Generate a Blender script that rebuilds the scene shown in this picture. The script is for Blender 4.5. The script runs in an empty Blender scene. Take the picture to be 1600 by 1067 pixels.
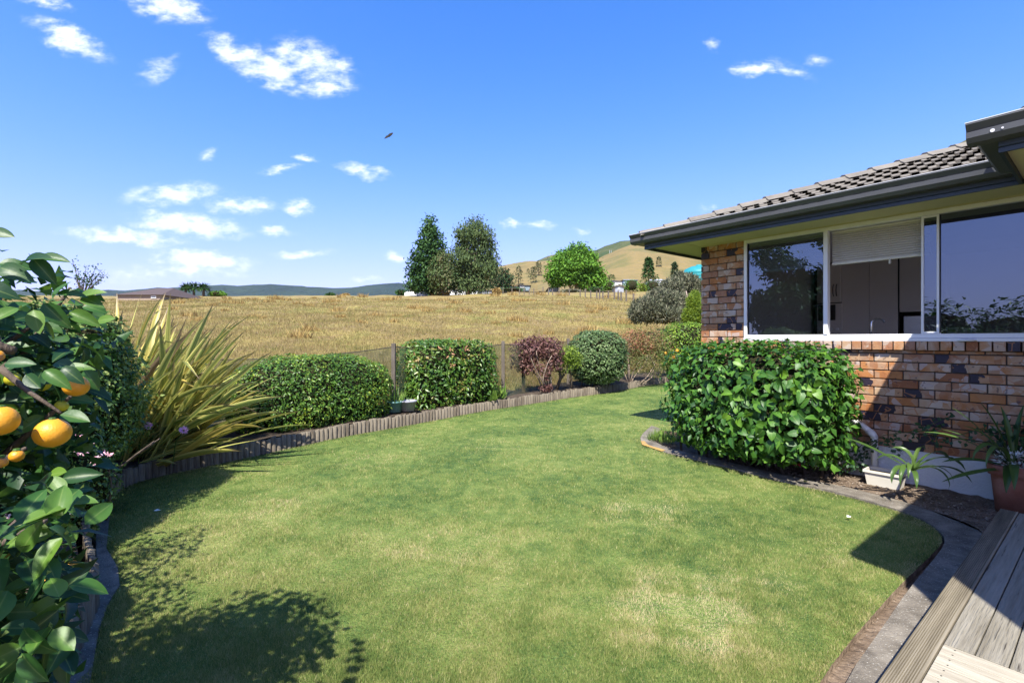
import bpy, bmesh, math, random
import numpy as np
from mathutils import Vector, Matrix
rng = np.random.default_rng(11)
random.seed(11)
sc = bpy.context.scene
COL = sc.collection
# ------------------------------------------------------------------ camera, world, sun, exposure
F, CX, HZ = 752.0, 800.0, 530.0            # focal length and eye level, from the vanishing points of the house
cam = bpy.data.cameras.new('camera'); camo = bpy.data.objects.new('camera', cam); COL.objects.link(camo)
cam.sensor_width = 36; cam.lens = 36 * F / 1600; cam.shift_y = -3.5 / 1600
cam.clip_start = .05; cam.clip_end = 20000
camo.location = (0, 0, 0); camo.rotation_euler = (math.pi / 2, 0, 0)
sc.camera = camo
SUNV = Vector((-.179, -.741, 1)).normalized()     # towards the sun
SKY_STRENGTH = .15
sd = bpy.data.lights.new('sun', 'SUN'); so = bpy.data.objects.new('sun', sd); COL.objects.link(so)
sd.energy = 4.4; sd.angle = math.radians(.53); sd.color = (1, .955, .87)
so.rotation_euler = SUNV.to_track_quat('Z', 'Y').to_euler(); so.location = (0, 0, 30)
vs = sc.view_settings
sc.display_settings.display_device = 'sRGB'
vs.view_transform = 'Standard'; vs.look = 'None'; vs.exposure = 1.22; vs.gamma = 1; vs.use_curve_mapping = False
sc.cycles.max_bounces = 8; sc.cycles.diffuse_bounces = 4; sc.cycles.glossy_bounces = 4
sc.cycles.transparent_max_bounces = 16; sc.cycles.transmission_bounces = 6
sc.cycles.caustics_reflective = False; sc.cycles.caustics_refractive = False
sc.cycles.sample_clamp_indirect = 6

wd = bpy.data.worlds.new('World'); sc.world = wd; wd.use_nodes = True
wt = wd.node_tree; wt.nodes.clear()
def nn(t, typ, **k):
    n = t.nodes.new(typ)
    for a, v in k.items(): setattr(n, a, v)
    return n
def mth(t, op, a, b=None, c=None, clamp=False):
    n = t.nodes.new('ShaderNodeMath'); n.operation = op; n.use_clamp = clamp
    for i, v in enumerate((a, b, c)):
        if v is None: continue
        if isinstance(v, (int, float)): n.inputs[i].default_value = v
        else: t.links.new(v, n.inputs[i])
    return n.outputs[0]
def build_world():
    t = wt; L = t.links
    sky = nn(t, 'ShaderNodeTexSky', sky_type='NISHITA', sun_disc=False)
    sky.sun_elevation = math.asin(SUNV.z); sky.sun_rotation = math.atan2(SUNV.x, SUNV.y)
    sky.air_density = 1.0; sky.dust_density = .6; sky.ozone_density = 2.2; sky.altitude = 100
    tc = nn(t, 'ShaderNodeTexCoord'); sep = nn(t, 'ShaderNodeSeparateXYZ'); L.new(tc.outputs['Generated'], sep.inputs[0])
    yy = mth(t, 'MAXIMUM', sep.outputs[1], .02)
    u = mth(t, 'DIVIDE', sep.outputs[0], yy); v = mth(t, 'DIVIDE', sep.outputs[2], yy)
    cmb = nn(t, 'ShaderNodeCombineXYZ'); L.new(u, cmb.inputs[0]); L.new(v, cmb.inputs[1])
    # break up outlines with a noise warp
    n1 = nn(t, 'ShaderNodeTexNoise'); n1.inputs['Scale'].default_value = 9; n1.inputs['Detail'].default_value = 7; n1.inputs['Roughness'].default_value = .62
    mp = nn(t, 'ShaderNodeMapping'); mp.inputs['Scale'].default_value = (1, 1.9, 1); L.new(cmb.outputs[0], mp.inputs[0]); L.new(mp.outputs[0], n1.inputs['Vector'])
    sub = nn(t, 'ShaderNodeVectorMath', operation='SUBTRACT'); L.new(n1.outputs['Color'], sub.inputs[0]); sub.inputs[1].default_value = (.5, .5, .5)
    scl = nn(t, 'ShaderNodeVectorMath', operation='MULTIPLY'); L.new(sub.outputs[0], scl.inputs[0]); scl.inputs[1].default_value = (.13, .06, 0)
    add = nn(t, 'ShaderNodeVectorMath', operation='ADD'); L.new(cmb.outputs[0], add.inputs[0]); L.new(scl.outputs[0], add.inputs[1])
    clouds = [(112,64,72,22,-26,1),(262,12,70,24,-14,1),(72,3,46,11,-12,.8),(372,82,58,22,-30,1),(420,112,62,26,-20,1),(480,98,75,34,-16,.85),
        (506,134,52,20,0,.95),(248,112,44,22,20,.62),(527,104,30,20,0,.85),(440,80,34,18,20,.8),(268,306,84,19,4,.8),(378,322,56,14,0,.9),(465,325,26,10,0,.9),
        (290,350,96,19,-6,1),(195,369,96,16,-4,.95),(310,404,88,17,-2,.95),(290,424,95,12,0,.6),(440,264,38,8,5,.8),(483,250,19,6,-25,.8),
        (572,270,42,12,-10,.8),(432,356,36,8,-4,.8),(475,396,46,8,0,.65),(615,396,20,10,-10,.95),(1184,106,38,14,4,1),(1235,112,46,12,-12,.6),(1278,98,22,12,0,.45),
        (1119,70,14,11,0,.5),(797,355,22,9,-8,.85),(842,353,26,9,0,.65),(912,357,16,7,0,.55),(329,243,17,9,0,.5),(1110,323,11,9,0,.55),(580,432,32,6,0,.5),(215,430,70,16,0,.45),(150,362,50,9,0,.5)]
    tot = None
    for (x, y, a, b, r, o) in clouds:
        m = nn(t, 'ShaderNodeMapping', vector_type='TEXTURE')
        m.inputs['Location'].default_value = ((x - CX) / F, (HZ - y) / F, 0)
        m.inputs['Rotation'].default_value = (0, 0, math.radians(r))
        m.inputs['Scale'].default_value = (a * 1.25 / F, b * 1.25 / F, 1)
        L.new(add.outputs[0], m.inputs[0])
        g = nn(t, 'ShaderNodeTexGradient', gradient_type='SPHERICAL'); L.new(m.outputs[0], g.inputs[0])
        f = mth(t, 'MULTIPLY', g.outputs['Fac'], o * 1.15)
        tot = f if tot is None else mth(t, 'MAXIMUM', tot, f)
    n2 = nn(t, 'ShaderNodeTexNoise'); n2.inputs['Scale'].default_value = 26; n2.inputs['Detail'].default_value = 8; n2.inputs['Roughness'].default_value = .6
    L.new(mp.outputs[0], n2.inputs['Vector'])
    e = mth(t, 'MULTIPLY', mth(t, 'SUBTRACT', n2.outputs['Fac'], .52), 2.1)
    d = mth(t, 'ADD', tot, mth(t, 'MULTIPLY', e, mth(t, 'MULTIPLY', tot, 2.2, clamp=True)))
    mr = nn(t, 'ShaderNodeMapRange', interpolation_type='SMOOTHSTEP'); L.new(d, mr.inputs['Value'])
    mr.inputs['From Min'].default_value = .02; mr.inputs['From Max'].default_value = 1.3
    front = mth(t, 'GREATER_THAN', sep.outputs[1], .05)
    mask = mth(t, 'MULTIPLY', mth(t, 'MULTIPLY', mr.outputs[0], front), .92)
    # deeper blue: one uniform grade of the whole sky
    spc = nn(t, 'ShaderNodeSeparateColor'); L.new(sky.outputs[0], spc.inputs[0]); cbc = nn(t, 'ShaderNodeCombineColor')
    for ch, k, p, c in ((0, .30, 2.15, 3.6), (1, .58, 1.45, 4.3), (2, 1.32, 1.0, 12.)):
        x_ = mth(t, 'MULTIPLY', mth(t, 'POWER', spc.outputs[ch], p), k)
        L.new(mth(t, 'DIVIDE', x_, mth(t, 'ADD', mth(t, 'DIVIDE', x_, c), 1.)), cbc.inputs[ch])
    mx = nn(t, 'ShaderNodeMix', data_type='RGBA'); L.new(mask, mx.inputs[0]); L.new(cbc.outputs[0], mx.inputs[6]); mx.inputs[7].default_value = (4.3, 4.45, 4.8, 1)
    bg = nn(t, 'ShaderNodeBackground'); bg.inputs[1].default_value = SKY_STRENGTH; L.new(mx.outputs[2], bg.inputs[0])
    out = nn(t, 'ShaderNodeOutputWorld'); L.new(bg.outputs[0], out.inputs[0])
build_world()

# ------------------------------------------------------------------ helpers
NA = math.atan2(.6207, .7841)      # the house frame: x = away from the camera through the wall (D), y = along the wall (t)
HN = Vector((.7841, .6207, 0)); HW = Vector((-.6207, .7841, 0))
def H(D, t, z=0): return HN * D + HW * t + Vector((0, 0, z))
def gz(Y): return -1.516 + .022 * Y
def G(x, y):
    Y = 1.516 / ((y - HZ) / F + .022); return Vector(((x - CX) / F * Y, Y, gz(Y)))
def P(x, y, d): return Vector(((x - CX) / F * d, d, (HZ - y) / F * d))
def tD(x, D):
    u = (x - CX) / F; return D / (.7841 * u + .6207) * (.7841 - .6207 * u)
def toH(p): return (p.dot(HN), p.dot(HW))
ORG = {}
def tag(o, label=None, cat=None, group=None, kind=None):
    if label: o['label'] = label
    if cat: o['category'] = cat
    if group: o['group'] = group
    if kind: o['kind'] = kind
    return o
def thing(name, label, cat, loc=(0, 0, 0), group=None, house=False):
    o = bpy.data.objects.new(name, None); COL.objects.link(o); o.empty_display_size = .1
    loc = Vector(loc)
    if house:
        o.location = H(*loc); o.rotation_euler = (0, 0, NA)
    else: o.location = loc
    ORG[o.name] = loc.copy()
    return tag(o, label, cat, group)
class MB:
    def __init__(s): s.v = []; s.f = []; s.m = []
    def add(s, vs_, fs, m=0):
        b = len(s.v); s.v += [tuple(p) for p in vs_]; s.f += [tuple(b + i for i in f) for f in fs]; s.m += [m] * len(fs)
    def box(s, a, b, m=0, bev=0.0):
        x0, y0, z0 = [min(a[i], b[i]) for i in range(3)]; x1, y1, z1 = [max(a[i], b[i]) for i in range(3)]
        if bev <= 0:
            s.add([(x0,y0,z0),(x1,y0,z0),(x1,y1,z0),(x0,y1,z0),(x0,y0,z1),(x1,y0,z1),(x1,y1,z1),(x0,y1,z1)],
                  [(0,3,2,1),(4,5,6,7),(0,1,5,4),(1,2,6,5),(2,3,7,6),(3,0,4,7)], m)
        else:
            bm = bmesh.new(); bmesh.ops.create_cube(bm, size=1)
            for v in bm.verts:
                v.co = Vector(((x0+x1)/2+v.co.x*(x1-x0), (y0+y1)/2+v.co.y*(y1-y0), (z0+z1)/2+v.co.z*(z1-z0)))
            bmesh.ops.bevel(bm, geom=bm.edges[:], offset=bev, segments=1, affect='EDGES')
            bm.verts.index_update(); s.add([v.co[:] for v in bm.verts], [[v.index for v in f.verts] for f in bm.faces], m); bm.free()
    def prism(s, prof, axis, a, b, m=0):
        # profile points in the two other axes, extruded along axis from a to b
        n = len(prof)
        def mk(p, c):
            q = list(p); q.insert(axis, c); return tuple(q)
        vs_ = [mk(p, a) for p in prof] + [mk(p, b) for p in prof]
        fs = [(i, (i+1) % n, n+(i+1) % n, n+i) for i in range(n)] + [tuple(range(n-1, -1, -1)), tuple(range(n, 2*n))]
        s.add(vs_, fs, m)
    def tube(s, pts, rad, seg=6, m=0, cap=True):
        pts = [Vector(p) for p in pts]
        if isinstance(rad, (int, float)): rad = [rad] * len(pts)
        rings = []; prev = None
        for i, p in enumerate(pts):
            d = (pts[min(i+1, len(pts)-1)] - pts[max(i-1, 0)]).normalized()
            up = Vector((0, 0, 1)) if abs(d.z) < .9 else Vector((1, 0, 0))
            if prev is None: a = d.cross(up).normalized()
            else: a = (prev - d * prev.dot(d)).normalized()
            prev = a; b = d.cross(a)
            rings.append([p + (a*math.cos(k*2*math.pi/seg) + b*math.sin(k*2*math.pi/seg)) * rad[i] for k in range(seg)])
        vs_ = [q for r in rings for q in r]; fs = []
        for i in range(len(pts)-1):
            for k in range(seg): fs.append((i*seg+k, i*seg+(k+1) % seg, (i+1)*seg+(k+1) % seg, (i+1)*seg+k))
        if cap: fs += [tuple(range(seg-1, -1, -1)), tuple(len(pts)*seg-seg+k for k in range(seg))]
        s.add(vs_, fs, m)
    def lathe(s, prof, c, seg=24, m=0, flat=1.0):
        c = Vector(c); vs_ = []; fs = []
        for (r, z) in prof:
            for k in range(seg): vs_.append(c + Vector((r*math.cos(k*2*math.pi/seg), r*flat*math.sin(k*2*math.pi/seg), z)))
        for i in range(len(prof)-1):
            for k in range(seg): fs.append((i*seg+k, i*seg+(k+1) % seg, (i+1)*seg+(k+1) % seg, (i+1)*seg+k))
        s.add(vs_, fs, m)
    def build(s, name, mats, parent=None, smooth=False, org=None):
        me = bpy.data.meshes.new(name); o0 = Vector((0, 0, 0))
        if parent is not None and org is None: o0 = ORG.get(parent.name, o0)
        if org is not None: o0 = Vector(org)
        me.from_pydata([(v[0]-o0.x, v[1]-o0.y, v[2]-o0.z) for v in s.v], [], s.f)
        if not isinstance(mats, (list, tuple)): mats = [mats]
        for m in mats: me.materials.append(m)
        if len(mats) > 1: me.polygons.foreach_set('material_index', s.m)
        if smooth: me.polygons.foreach_set('use_smooth', [True]*len(s.f))
        o = bpy.data.objects.new(name, me); COL.objects.link(o)
        if parent is not None:
            o.parent = parent; ORG[o.name] = o0.copy()
        elif org is not None: o.location = o0
        return o
def npmesh(name, V, Fc, mat, parent=None, attrs=None, smooth=False):
    """V (n,3), Fc (m,k) arrays; attrs: name -> per-vertex float array"""
    me = bpy.data.meshes.new(name)
    o0 = np.zeros(3)
    if parent is not None: o0 = np.array(ORG.get(parent.name, Vector((0, 0, 0))))
    V = np.asarray(V, dtype=np.float32) - o0.astype(np.float32); k = Fc.shape[1]
    me.vertices.add(len(V)); me.vertices.foreach_set('co', V.ravel())
    me.loops.add(Fc.size); me.loops.foreach_set('vertex_index', Fc.astype(np.int32).ravel())
    me.polygons.add(len(Fc)); me.polygons.foreach_set('loop_start', np.arange(0, Fc.size, k, dtype=np.int32))
    me.update(calc_edges=True)
    if smooth: me.polygons.foreach_set('use_smooth', np.ones(len(Fc), dtype=bool))
    for an, av in (attrs or {}).items():
        a = me.attributes.new(an, 'FLOAT', 'POINT'); a.data.foreach_set('value', np.asarray(av, dtype=np.float32))
    me.materials.append(mat)
    o = bpy.data.objects.new(name, me); COL.objects.link(o)
    if parent is not None: o.parent = parent; ORG[o.name] = Vector(o0)
    return o
def inst(mesh, name, parent, loc, rot=None, scale=None):
    """another object on shared mesh data, placed in its parent's frame"""
    o = bpy.data.objects.new(name, mesh); COL.objects.link(o); o.parent = parent
    o.location = Vector(loc) - ORG.get(parent.name, Vector((0, 0, 0))) if parent else loc
    if rot is not None: o.rotation_euler = rot
    if scale is not None: o.scale = scale
    return o

# ------------------------------------------------------------------ materials
def ramp(t, cols, lo=0., hi=1.):
    r = nn(t, 'ShaderNodeValToRGB'); el = r.color_ramp.elements
    n = len(cols)
    while len(el) < n: el.new(.5)
    for i, c in enumerate(cols):
        el[i].position = lo + (hi-lo)*i/max(1, n-1); el[i].color = (c[0], c[1], c[2], 1)
    return r
def M(name, cols, scale=5., rough=.8, bump=.2, bscale=None, detail=5, spec=.3, wn=1., wr=0., wa=0., trans=0., stretch=(1,1,1), coords='Object', metal=0., speck=None, dist=.01, rib=False):
    m = bpy.data.materials.new(name); m.use_nodes = True; t = m.node_tree; t.nodes.clear(); L = t.links
    out = nn(t, 'ShaderNodeOutputMaterial'); b = nn(t, 'ShaderNodeBsdfPrincipled')
    b.inputs['Roughness'].default_value = rough; b.inputs['Specular IOR Level'].default_value = spec; b.inputs['Metallic'].default_value = metal
    tc = nn(t, 'ShaderNodeTexCoord'); mp = nn(t, 'ShaderNodeMapping'); mp.inputs['Scale'].default_value = stretch
    if coords == 'World':
        ge = nn(t, 'ShaderNodeNewGeometry'); L.new(ge.outputs['Position'], mp.inputs[0])
    else: L.new(tc.outputs[coords], mp.inputs[0])
    vec = mp.outputs[0]
    oi = nn(t, 'ShaderNodeObjectInfo')
    if wr > 0 and coords == 'Object':
        of = nn(t, 'ShaderNodeVectorMath', operation='SCALE'); of.inputs[0].default_value = (37, 17, 53); L.new(oi.outputs['Random'], of.inputs['Scale'])
        ad = nn(t, 'ShaderNodeVectorMath', operation='ADD'); L.new(vec, ad.inputs[0]); L.new(of.outputs[0], ad.inputs[1]); vec = ad.outputs[0]
    nz = nn(t, 'ShaderNodeTexNoise'); nz.inputs['Scale'].default_value = scale; nz.inputs['Detail'].default_value = detail; nz.inputs['Roughness'].default_value = .6
    L.new(vec, nz.inputs['Vector'])
    f = mth(t, 'MULTIPLY_ADD', mth(t, 'MULTIPLY_ADD', nz.outputs['Fac'], 2.2, -.6, clamp=True), wn, 0)
    if wr > 0: f = mth(t, 'MULTIPLY_ADD', oi.outputs['Random'], wr, f)
    if wa > 0:
        at = nn(t, 'ShaderNodeAttribute', attribute_name='var'); f = mth(t, 'MULTIPLY_ADD', at.outputs['Fac'], wa, f)
    r = ramp(t, cols); L.new(f, r.inputs[0]); colout = r.outputs[0]
    if speck:
        n3 = nn(t, 'ShaderNodeTexNoise'); n3.inputs['Scale'].default_value = speck[1]; n3.inputs['Detail'].default_value = 3; L.new(vec, n3.inputs['Vector'])
        r3 = ramp(t, [(0,0,0),(1,1,1)], speck[2], speck[2]+.08); L.new(n3.outputs['Fac'], r3.inputs[0])
        mx = nn(t, 'ShaderNodeMix', data_type='RGBA'); L.new(r3.outputs[0], mx.inputs[0]); L.new(colout, mx.inputs[6]); mx.inputs[7].default_value = (*speck[0], 1); colout = mx.outputs[2]
    if rib:
        ra = nn(t, 'ShaderNodeAttribute', attribute_name='rib'); pw = mth(t, 'MULTIPLY', mth(t, 'POWER', ra.outputs['Fac'], 9.), .55)
        mr_ = nn(t, 'ShaderNodeMix', data_type='RGBA'); L.new(pw, mr_.inputs[0]); L.new(colout, mr_.inputs[6]); mr_.inputs[7].default_value = (.22, .30, .08, 1); colout = mr_.outputs[2]
    L.new(colout, b.inputs['Base Color'])
    if bump > 0:
        n2 = nn(t, 'ShaderNodeTexNoise'); n2.inputs['Scale'].default_value = bscale or scale*4; n2.inputs['Detail'].default_value = 6; L.new(vec, n2.inputs['Vector'])
        bp = nn(t, 'ShaderNodeBump'); bp.inputs['Strength'].default_value = bump; bp.inputs['Distance'].default_value = dist
        L.new(n2.outputs['Fac'], bp.inputs['Height']); L.new(bp.outputs[0], b.inputs['Normal'])
    sh = b.outputs[0]
    if trans > 0:
        tr = nn(t, 'ShaderNodeBsdfTranslucent')
        hs = nn(t, 'ShaderNodeHueSaturation'); hs.inputs['Hue'].default_value = .485; hs.inputs['Value'].default_value = 1.5; L.new(colout, hs.inputs['Color']); L.new(hs.outputs[0], tr.inputs[0])
        ms = nn(t, 'ShaderNodeMixShader'); ms.inputs[0].default_value = trans; L.new(sh, ms.inputs[1]); L.new(tr.outputs[0], ms.inputs[2]); sh = ms.outputs[0]
    L.new(sh, out.inputs[0])
    return m
LEAFK = 1.40
def leafmat(name, cols, rough=.38, spec=.45, trans=.25, wr=0.):
    return M(name, [tuple(c*LEAFK for c in q) for q in cols], scale=6, rough=rough+.08, spec=spec*.8, bump=0.25, bscale=60, wn=.2, wa=.85 if wr == 0 else 0, wr=wr, trans=trans, dist=.004, rib=wr > 0)

# ------------------------------------------------------------------ leaves
def unit(a): return a / np.maximum(1e-9, np.linalg.norm(a, axis=1, keepdims=True))
def leaf_geo(Pn, T, N, Ln, Wd, fold=.12, droop=.12, lobes=False):
    n = len(Pn); T = unit(T); S = unit(np.cross(N, T)); N = np.cross(T, S)
    Ln = np.asarray(Ln).reshape(-1, 1) * np.ones((n, 1)); Wd = np.asarray(Wd).reshape(-1, 1) * np.ones((n, 1))
    b = Pn; tip = Pn + T*Ln - N*Ln*droop
    mid = Pn + T*Ln*.45 - N*Ln*.02
    Lf = Pn + T*Ln*.42 + S*Wd*.5 + N*Wd*fold; Rt = Pn + T*Ln*.42 - S*Wd*.5 + N*Wd*fold
    V = np.stack([b, Rt, tip, Lf, mid], 1).reshape(-1, 3)
    k = np.arange(n)[:, None]*5
    Fc = np.concatenate([k+np.array([[0,1,4]]), k+np.array([[1,2,4]]), k+np.array([[2,3,4]]), k+np.array([[3,0,4]])], 0)
    return V, Fc
def leafcloud(name, Pn, T, N, Ln, Wd, var, mat, parent, kind='stuff', **k):
    V, Fc = leaf_geo(Pn, T, N, Ln, Wd, **k)
    o = npmesh(name, V, Fc, mat, parent, {'var': np.repeat(var, 5)})
    if kind: o['kind'] = kind
    return o
def lowfreq(Pn, s, seed=0):
    a = np.array([[1.0,.3,.2],[.2,1.1,-.4],[-.5,.3,1.2],[.8,-.7,.5]])*s
    r = np.zeros(len(Pn))
    for i, v in enumerate(a): r += np.sin(Pn @ v*3.1 + seed*1.7 + i*2.1)
    return r/4
def rot2(v, a):
    c, s = math.cos(a), math.sin(a); return np.stack([v[:, 0]*c - v[:, 1]*s, v[:, 0]*s + v[:, 1]*c, v[:, 2]], 1)
def blob(n, c, h, yaw=0, p=4., depth=.14, lump=.05, seed=0, zmin=-1.0):
    d = unit(rng.normal(size=(int(n*1.3), 3))); d = d[d[:, 2] > zmin][:n]
    r = 1/np.power((np.abs(d)**p).sum(1), 1/p)
    nr = np.sign(d)*np.abs(d)**(p-1)/np.array(h); nr = unit(nr)
    dep = 1 - depth*rng.random(len(d))**1.6 + lump*lowfreq(d*2.5, 1.3, seed)
    q = d*r[:, None]*dep[:, None]*np.array(h)
    return rot2(q, yaw)+np.array(c), rot2(nr, yaw)
def core(c, h, yaw, p, s, mat, parent, name='core_fill'):
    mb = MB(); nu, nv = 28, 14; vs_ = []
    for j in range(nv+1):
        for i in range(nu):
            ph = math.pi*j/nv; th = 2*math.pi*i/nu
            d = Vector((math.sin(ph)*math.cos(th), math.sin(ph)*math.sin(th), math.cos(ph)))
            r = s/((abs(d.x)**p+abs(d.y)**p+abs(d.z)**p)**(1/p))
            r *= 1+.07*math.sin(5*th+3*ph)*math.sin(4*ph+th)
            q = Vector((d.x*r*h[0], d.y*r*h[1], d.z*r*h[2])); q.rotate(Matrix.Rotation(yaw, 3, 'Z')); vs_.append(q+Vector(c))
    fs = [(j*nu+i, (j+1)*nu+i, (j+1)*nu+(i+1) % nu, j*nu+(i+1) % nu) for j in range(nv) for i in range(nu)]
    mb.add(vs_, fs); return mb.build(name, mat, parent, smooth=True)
def shrubleaves(name, n, c, h, mat, parent, L=.04, W=.5, yaw=0, p=4., depth=.16, lump=.05, up=.4, seed=0, zmin=-1., rand=.8, fold=.12, vb=0., edge=0., kind='stuff'):
    q, nr = blob(n, c, h, yaw, p, depth, lump, seed, zmin)
    n = len(q); rr = rng.normal(size=(n, 3))
    N = unit(nr*.9 + np.array([[0, 0, up]]) + rr*rand*.55)
    T = unit(rng.normal(size=(n, 3))*.9 + nr*.6 + np.array([[0, 0, -.15]])); T = T - N*(T*N).sum(1, keepdims=True)
    Ln = L*(.6+.8*rng.random(n))
    var = np.clip(rng.random(n)*.75 + .25*lowfreq(q, 2.2, seed)+.1+vb, 0, 1)
    return leafcloud(name, q+nr*edge*rng.random((n, 1)), T, N, Ln, Ln*W, var, mat, parent, kind, fold=fold)
def lawnmat(name, blade):
    m = bpy.data.materials.new(name); m.use_nodes = True; t = m.node_tree; t.nodes.clear(); L = t.links
    out = nn(t, 'ShaderNodeOutputMaterial'); b = nn(t, 'ShaderNodeBsdfPrincipled'); b.inputs['Roughness'].default_value = .75; b.inputs['Specular IOR Level'].default_value = .2
    ge = nn(t, 'ShaderNodeNewGeometry')
    def nz(s, d, off=0):
        n = nn(t, 'ShaderNodeTexNoise'); n.inputs['Scale'].default_value = s; n.inputs['Detail'].default_value = d; L.new(ge.outputs['Position'], n.inputs['Vector']); return n.outputs['Fac']
    big = mth(t, 'MULTIPLY_ADD', nz(1.1, 6), 2.6, -.95, clamp=True); fine = nz(26, 3)
    at = nn(t, 'ShaderNodeAttribute', attribute_name='var'); dr = nn(t, 'ShaderNodeAttribute', attribute_name='dry')
    mid = mth(t, 'MULTIPLY_ADD', nz(8, 4), 2.8, -.95, clamp=True); f = mth(t, 'MULTIPLY_ADD', big, .27, mth(t, 'MULTIPLY_ADD', mid, .20, mth(t, 'MULTIPLY_ADD', fine, .22, .07)))
    f = mth(t, 'MULTIPLY_ADD', at.outputs['Fac'], .46, mth(t, 'ADD', f, -.085)); f = mth(t, 'MULTIPLY_ADD', dr.outputs['Fac'], .75, f)
    k = 1.0 if blade else .85
    r = ramp(t, [tuple(x*k for x in c) for c in [(.050,.110,.028), (.150,.220,.050), (.275,.315,.090), (.43,.40,.165), (.64,.53,.31)]], .08, 1.0)
    L.new(f, r.inputs[0]); L.new(r.outputs[0], b.inputs['Base Color'])
    sh = b.outputs[0]
    if blade:
        tr = nn(t, 'ShaderNodeBsdfTranslucent'); L.new(r.outputs[0], tr.inputs[0])
        ms = nn(t, 'ShaderNodeMixShader'); ms.inputs[0].default_value = .35; L.new(sh, ms.inputs[1]); L.new(tr.outputs[0], ms.inputs[2]); sh = ms.outputs[0]
    else:
        n2 = nn(t, 'ShaderNodeTexNoise'); n2.inputs['Scale'].default_value = 60; n2.inputs['Detail'].default_value = 5; L.new(ge.outputs['Position'], n2.inputs['Vector'])
        bp = nn(t, 'ShaderNodeBump'); bp.inputs['Strength'].default_value = .9; bp.inputs['Distance'].default_value = .03; L.new(n2.outputs['Fac'], bp.inputs['Height']); L.new(bp.outputs[0], b.inputs['Normal'])
    L.new(sh, out.inputs[0]); return m
def brickmat():
    m = bpy.data.materials.new('clinker_brick'); m.use_nodes = True; t = m.node_tree; t.nodes.clear(); L = t.links
    out = nn(t, 'ShaderNodeOutputMaterial'); b = nn(t, 'ShaderNodeBsdfPrincipled'); b.inputs['Specular IOR Level'].default_value = .35
    oi = nn(t, 'ShaderNodeObjectInfo'); tc = nn(t, 'ShaderNodeTexCoord')
    of = nn(t, 'ShaderNodeVectorMath', operation='SCALE'); of.inputs[0].default_value = (71, 33, 47); L.new(oi.outputs['Random'], of.inputs['Scale'])
    ad = nn(t, 'ShaderNodeVectorMath', operation='ADD'); L.new(tc.outputs['Object'], ad.inputs[0]); L.new(of.outputs[0], ad.inputs[1])
    def nz(s, d, st=(1,1,1), dis=0.):
        mp = nn(t, 'ShaderNodeMapping'); mp.inputs['Scale'].default_value = st; L.new(ad.outputs[0], mp.inputs[0])
        n = nn(t, 'ShaderNodeTexNoise'); n.inputs['Scale'].default_value = s; n.inputs['Detail'].default_value = d; n.inputs['Distortion'].default_value = dis; L.new(mp.outputs[0], n.inputs['Vector']); return n.outputs['Fac']
    base = ramp(t, [(.40,.165,.055), (.34,.175,.090), (.42,.25,.145), (.27,.105,.045), (.43,.28,.165), (.35,.185,.115), (.42,.18,.06), (.44,.31,.21)])
    base.color_ramp.interpolation = 'CONSTANT'
    f1 = mth(t, 'FRACT', mth(t, 'MULTIPLY', oi.outputs['Random'], 7.31)); L.new(f1, base.inputs[0])
    # pale bloom and rusty scorch across each face
    mot = mth(t, 'MULTIPLY_ADD', nz(9, 5, dis=.6), 3.2, -1.25, clamp=True)
    mx = nn(t, 'ShaderNodeMix', data_type='RGBA'); L.new(mth(t, 'MULTIPLY', mot, .75), mx.inputs[0]); L.new(base.outputs[0], mx.inputs[6])
    alt = ramp(t, [(.47,.36,.26), (.25,.09,.035), (.50,.40,.30), (.42,.19,.07)]); alt.color_ramp.interpolation = 'CONSTANT'; L.new(mth(t, 'FRACT', mth(t, 'MULTIPLY', oi.outputs['Random'], 23.7)), alt.inputs[0]); L.new(alt.outputs[0], mx.inputs[7])
    vo = nn(t, 'ShaderNodeTexVoronoi'); vo.inputs['Scale'].default_value = 13; mpv = nn(t, 'ShaderNodeMapping'); mpv.inputs['Scale'].default_value = (1, 1, .8); L.new(ad.outputs[0], mpv.inputs[0]); L.new(mpv.outputs[0], vo.inputs['Vector'])
    vs_ = nn(t, 'ShaderNodeSeparateColor'); L.new(vo.outputs['Color'], vs_.inputs[0])
    pal = ramp(t, [(.46,.41,.38), (.40,.20,.085), (.36,.24,.16), (.50,.42,.34), (.28,.115,.05), (.44,.30,.20)]); pal.color_ramp.interpolation = 'CONSTANT'; L.new(vs_.outputs[0], pal.inputs[0])
    mxv = nn(t, 'ShaderNodeMix', data_type='RGBA'); L.new(mth(t, 'MULTIPLY', mth(t, 'GREATER_THAN', vs_.outputs[1], .45), .62), mxv.inputs[0]); L.new(mx.outputs[2], mxv.inputs[6]); L.new(pal.outputs[0], mxv.inputs[7]); mx = mxv
    # blue-black flashed ends on roughly one brick in six
    sx = nn(t, 'ShaderNodeSeparateXYZ'); L.new(tc.outputs['Object'], sx.inputs[0])
    r2 = mth(t, 'FRACT', mth(t, 'MULTIPLY', oi.outputs['Random'], 51.3))
    isd = mth(t, 'LESS_THAN', r2, .24)
    edge = mth(t, 'ADD', mth(t, 'MULTIPLY', sx.outputs[1], 14.0), mth(t, 'MULTIPLY_ADD', nz(12, 3), 2.4, -1.3))
    side = mth(t, 'GREATER_THAN', edge, mth(t, 'MULTIPLY_ADD', r2, 9, -1.6))
    dk = mth(t, 'MULTIPLY', isd, side)
    spots = mth(t, 'GREATER_THAN', nz(26, 2), .68)
    dk = mth(t, 'MAXIMUM', dk, mth(t, 'MULTIPLY', spots, .6))
    mx2 = nn(t, 'ShaderNodeMix', data_type='RGBA'); L.new(dk, mx2.inputs[0]); L.new(mx.outputs[2], mx2.inputs[6]); mx2.inputs[7].default_value = (.030, .024, .040, 1)
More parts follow.
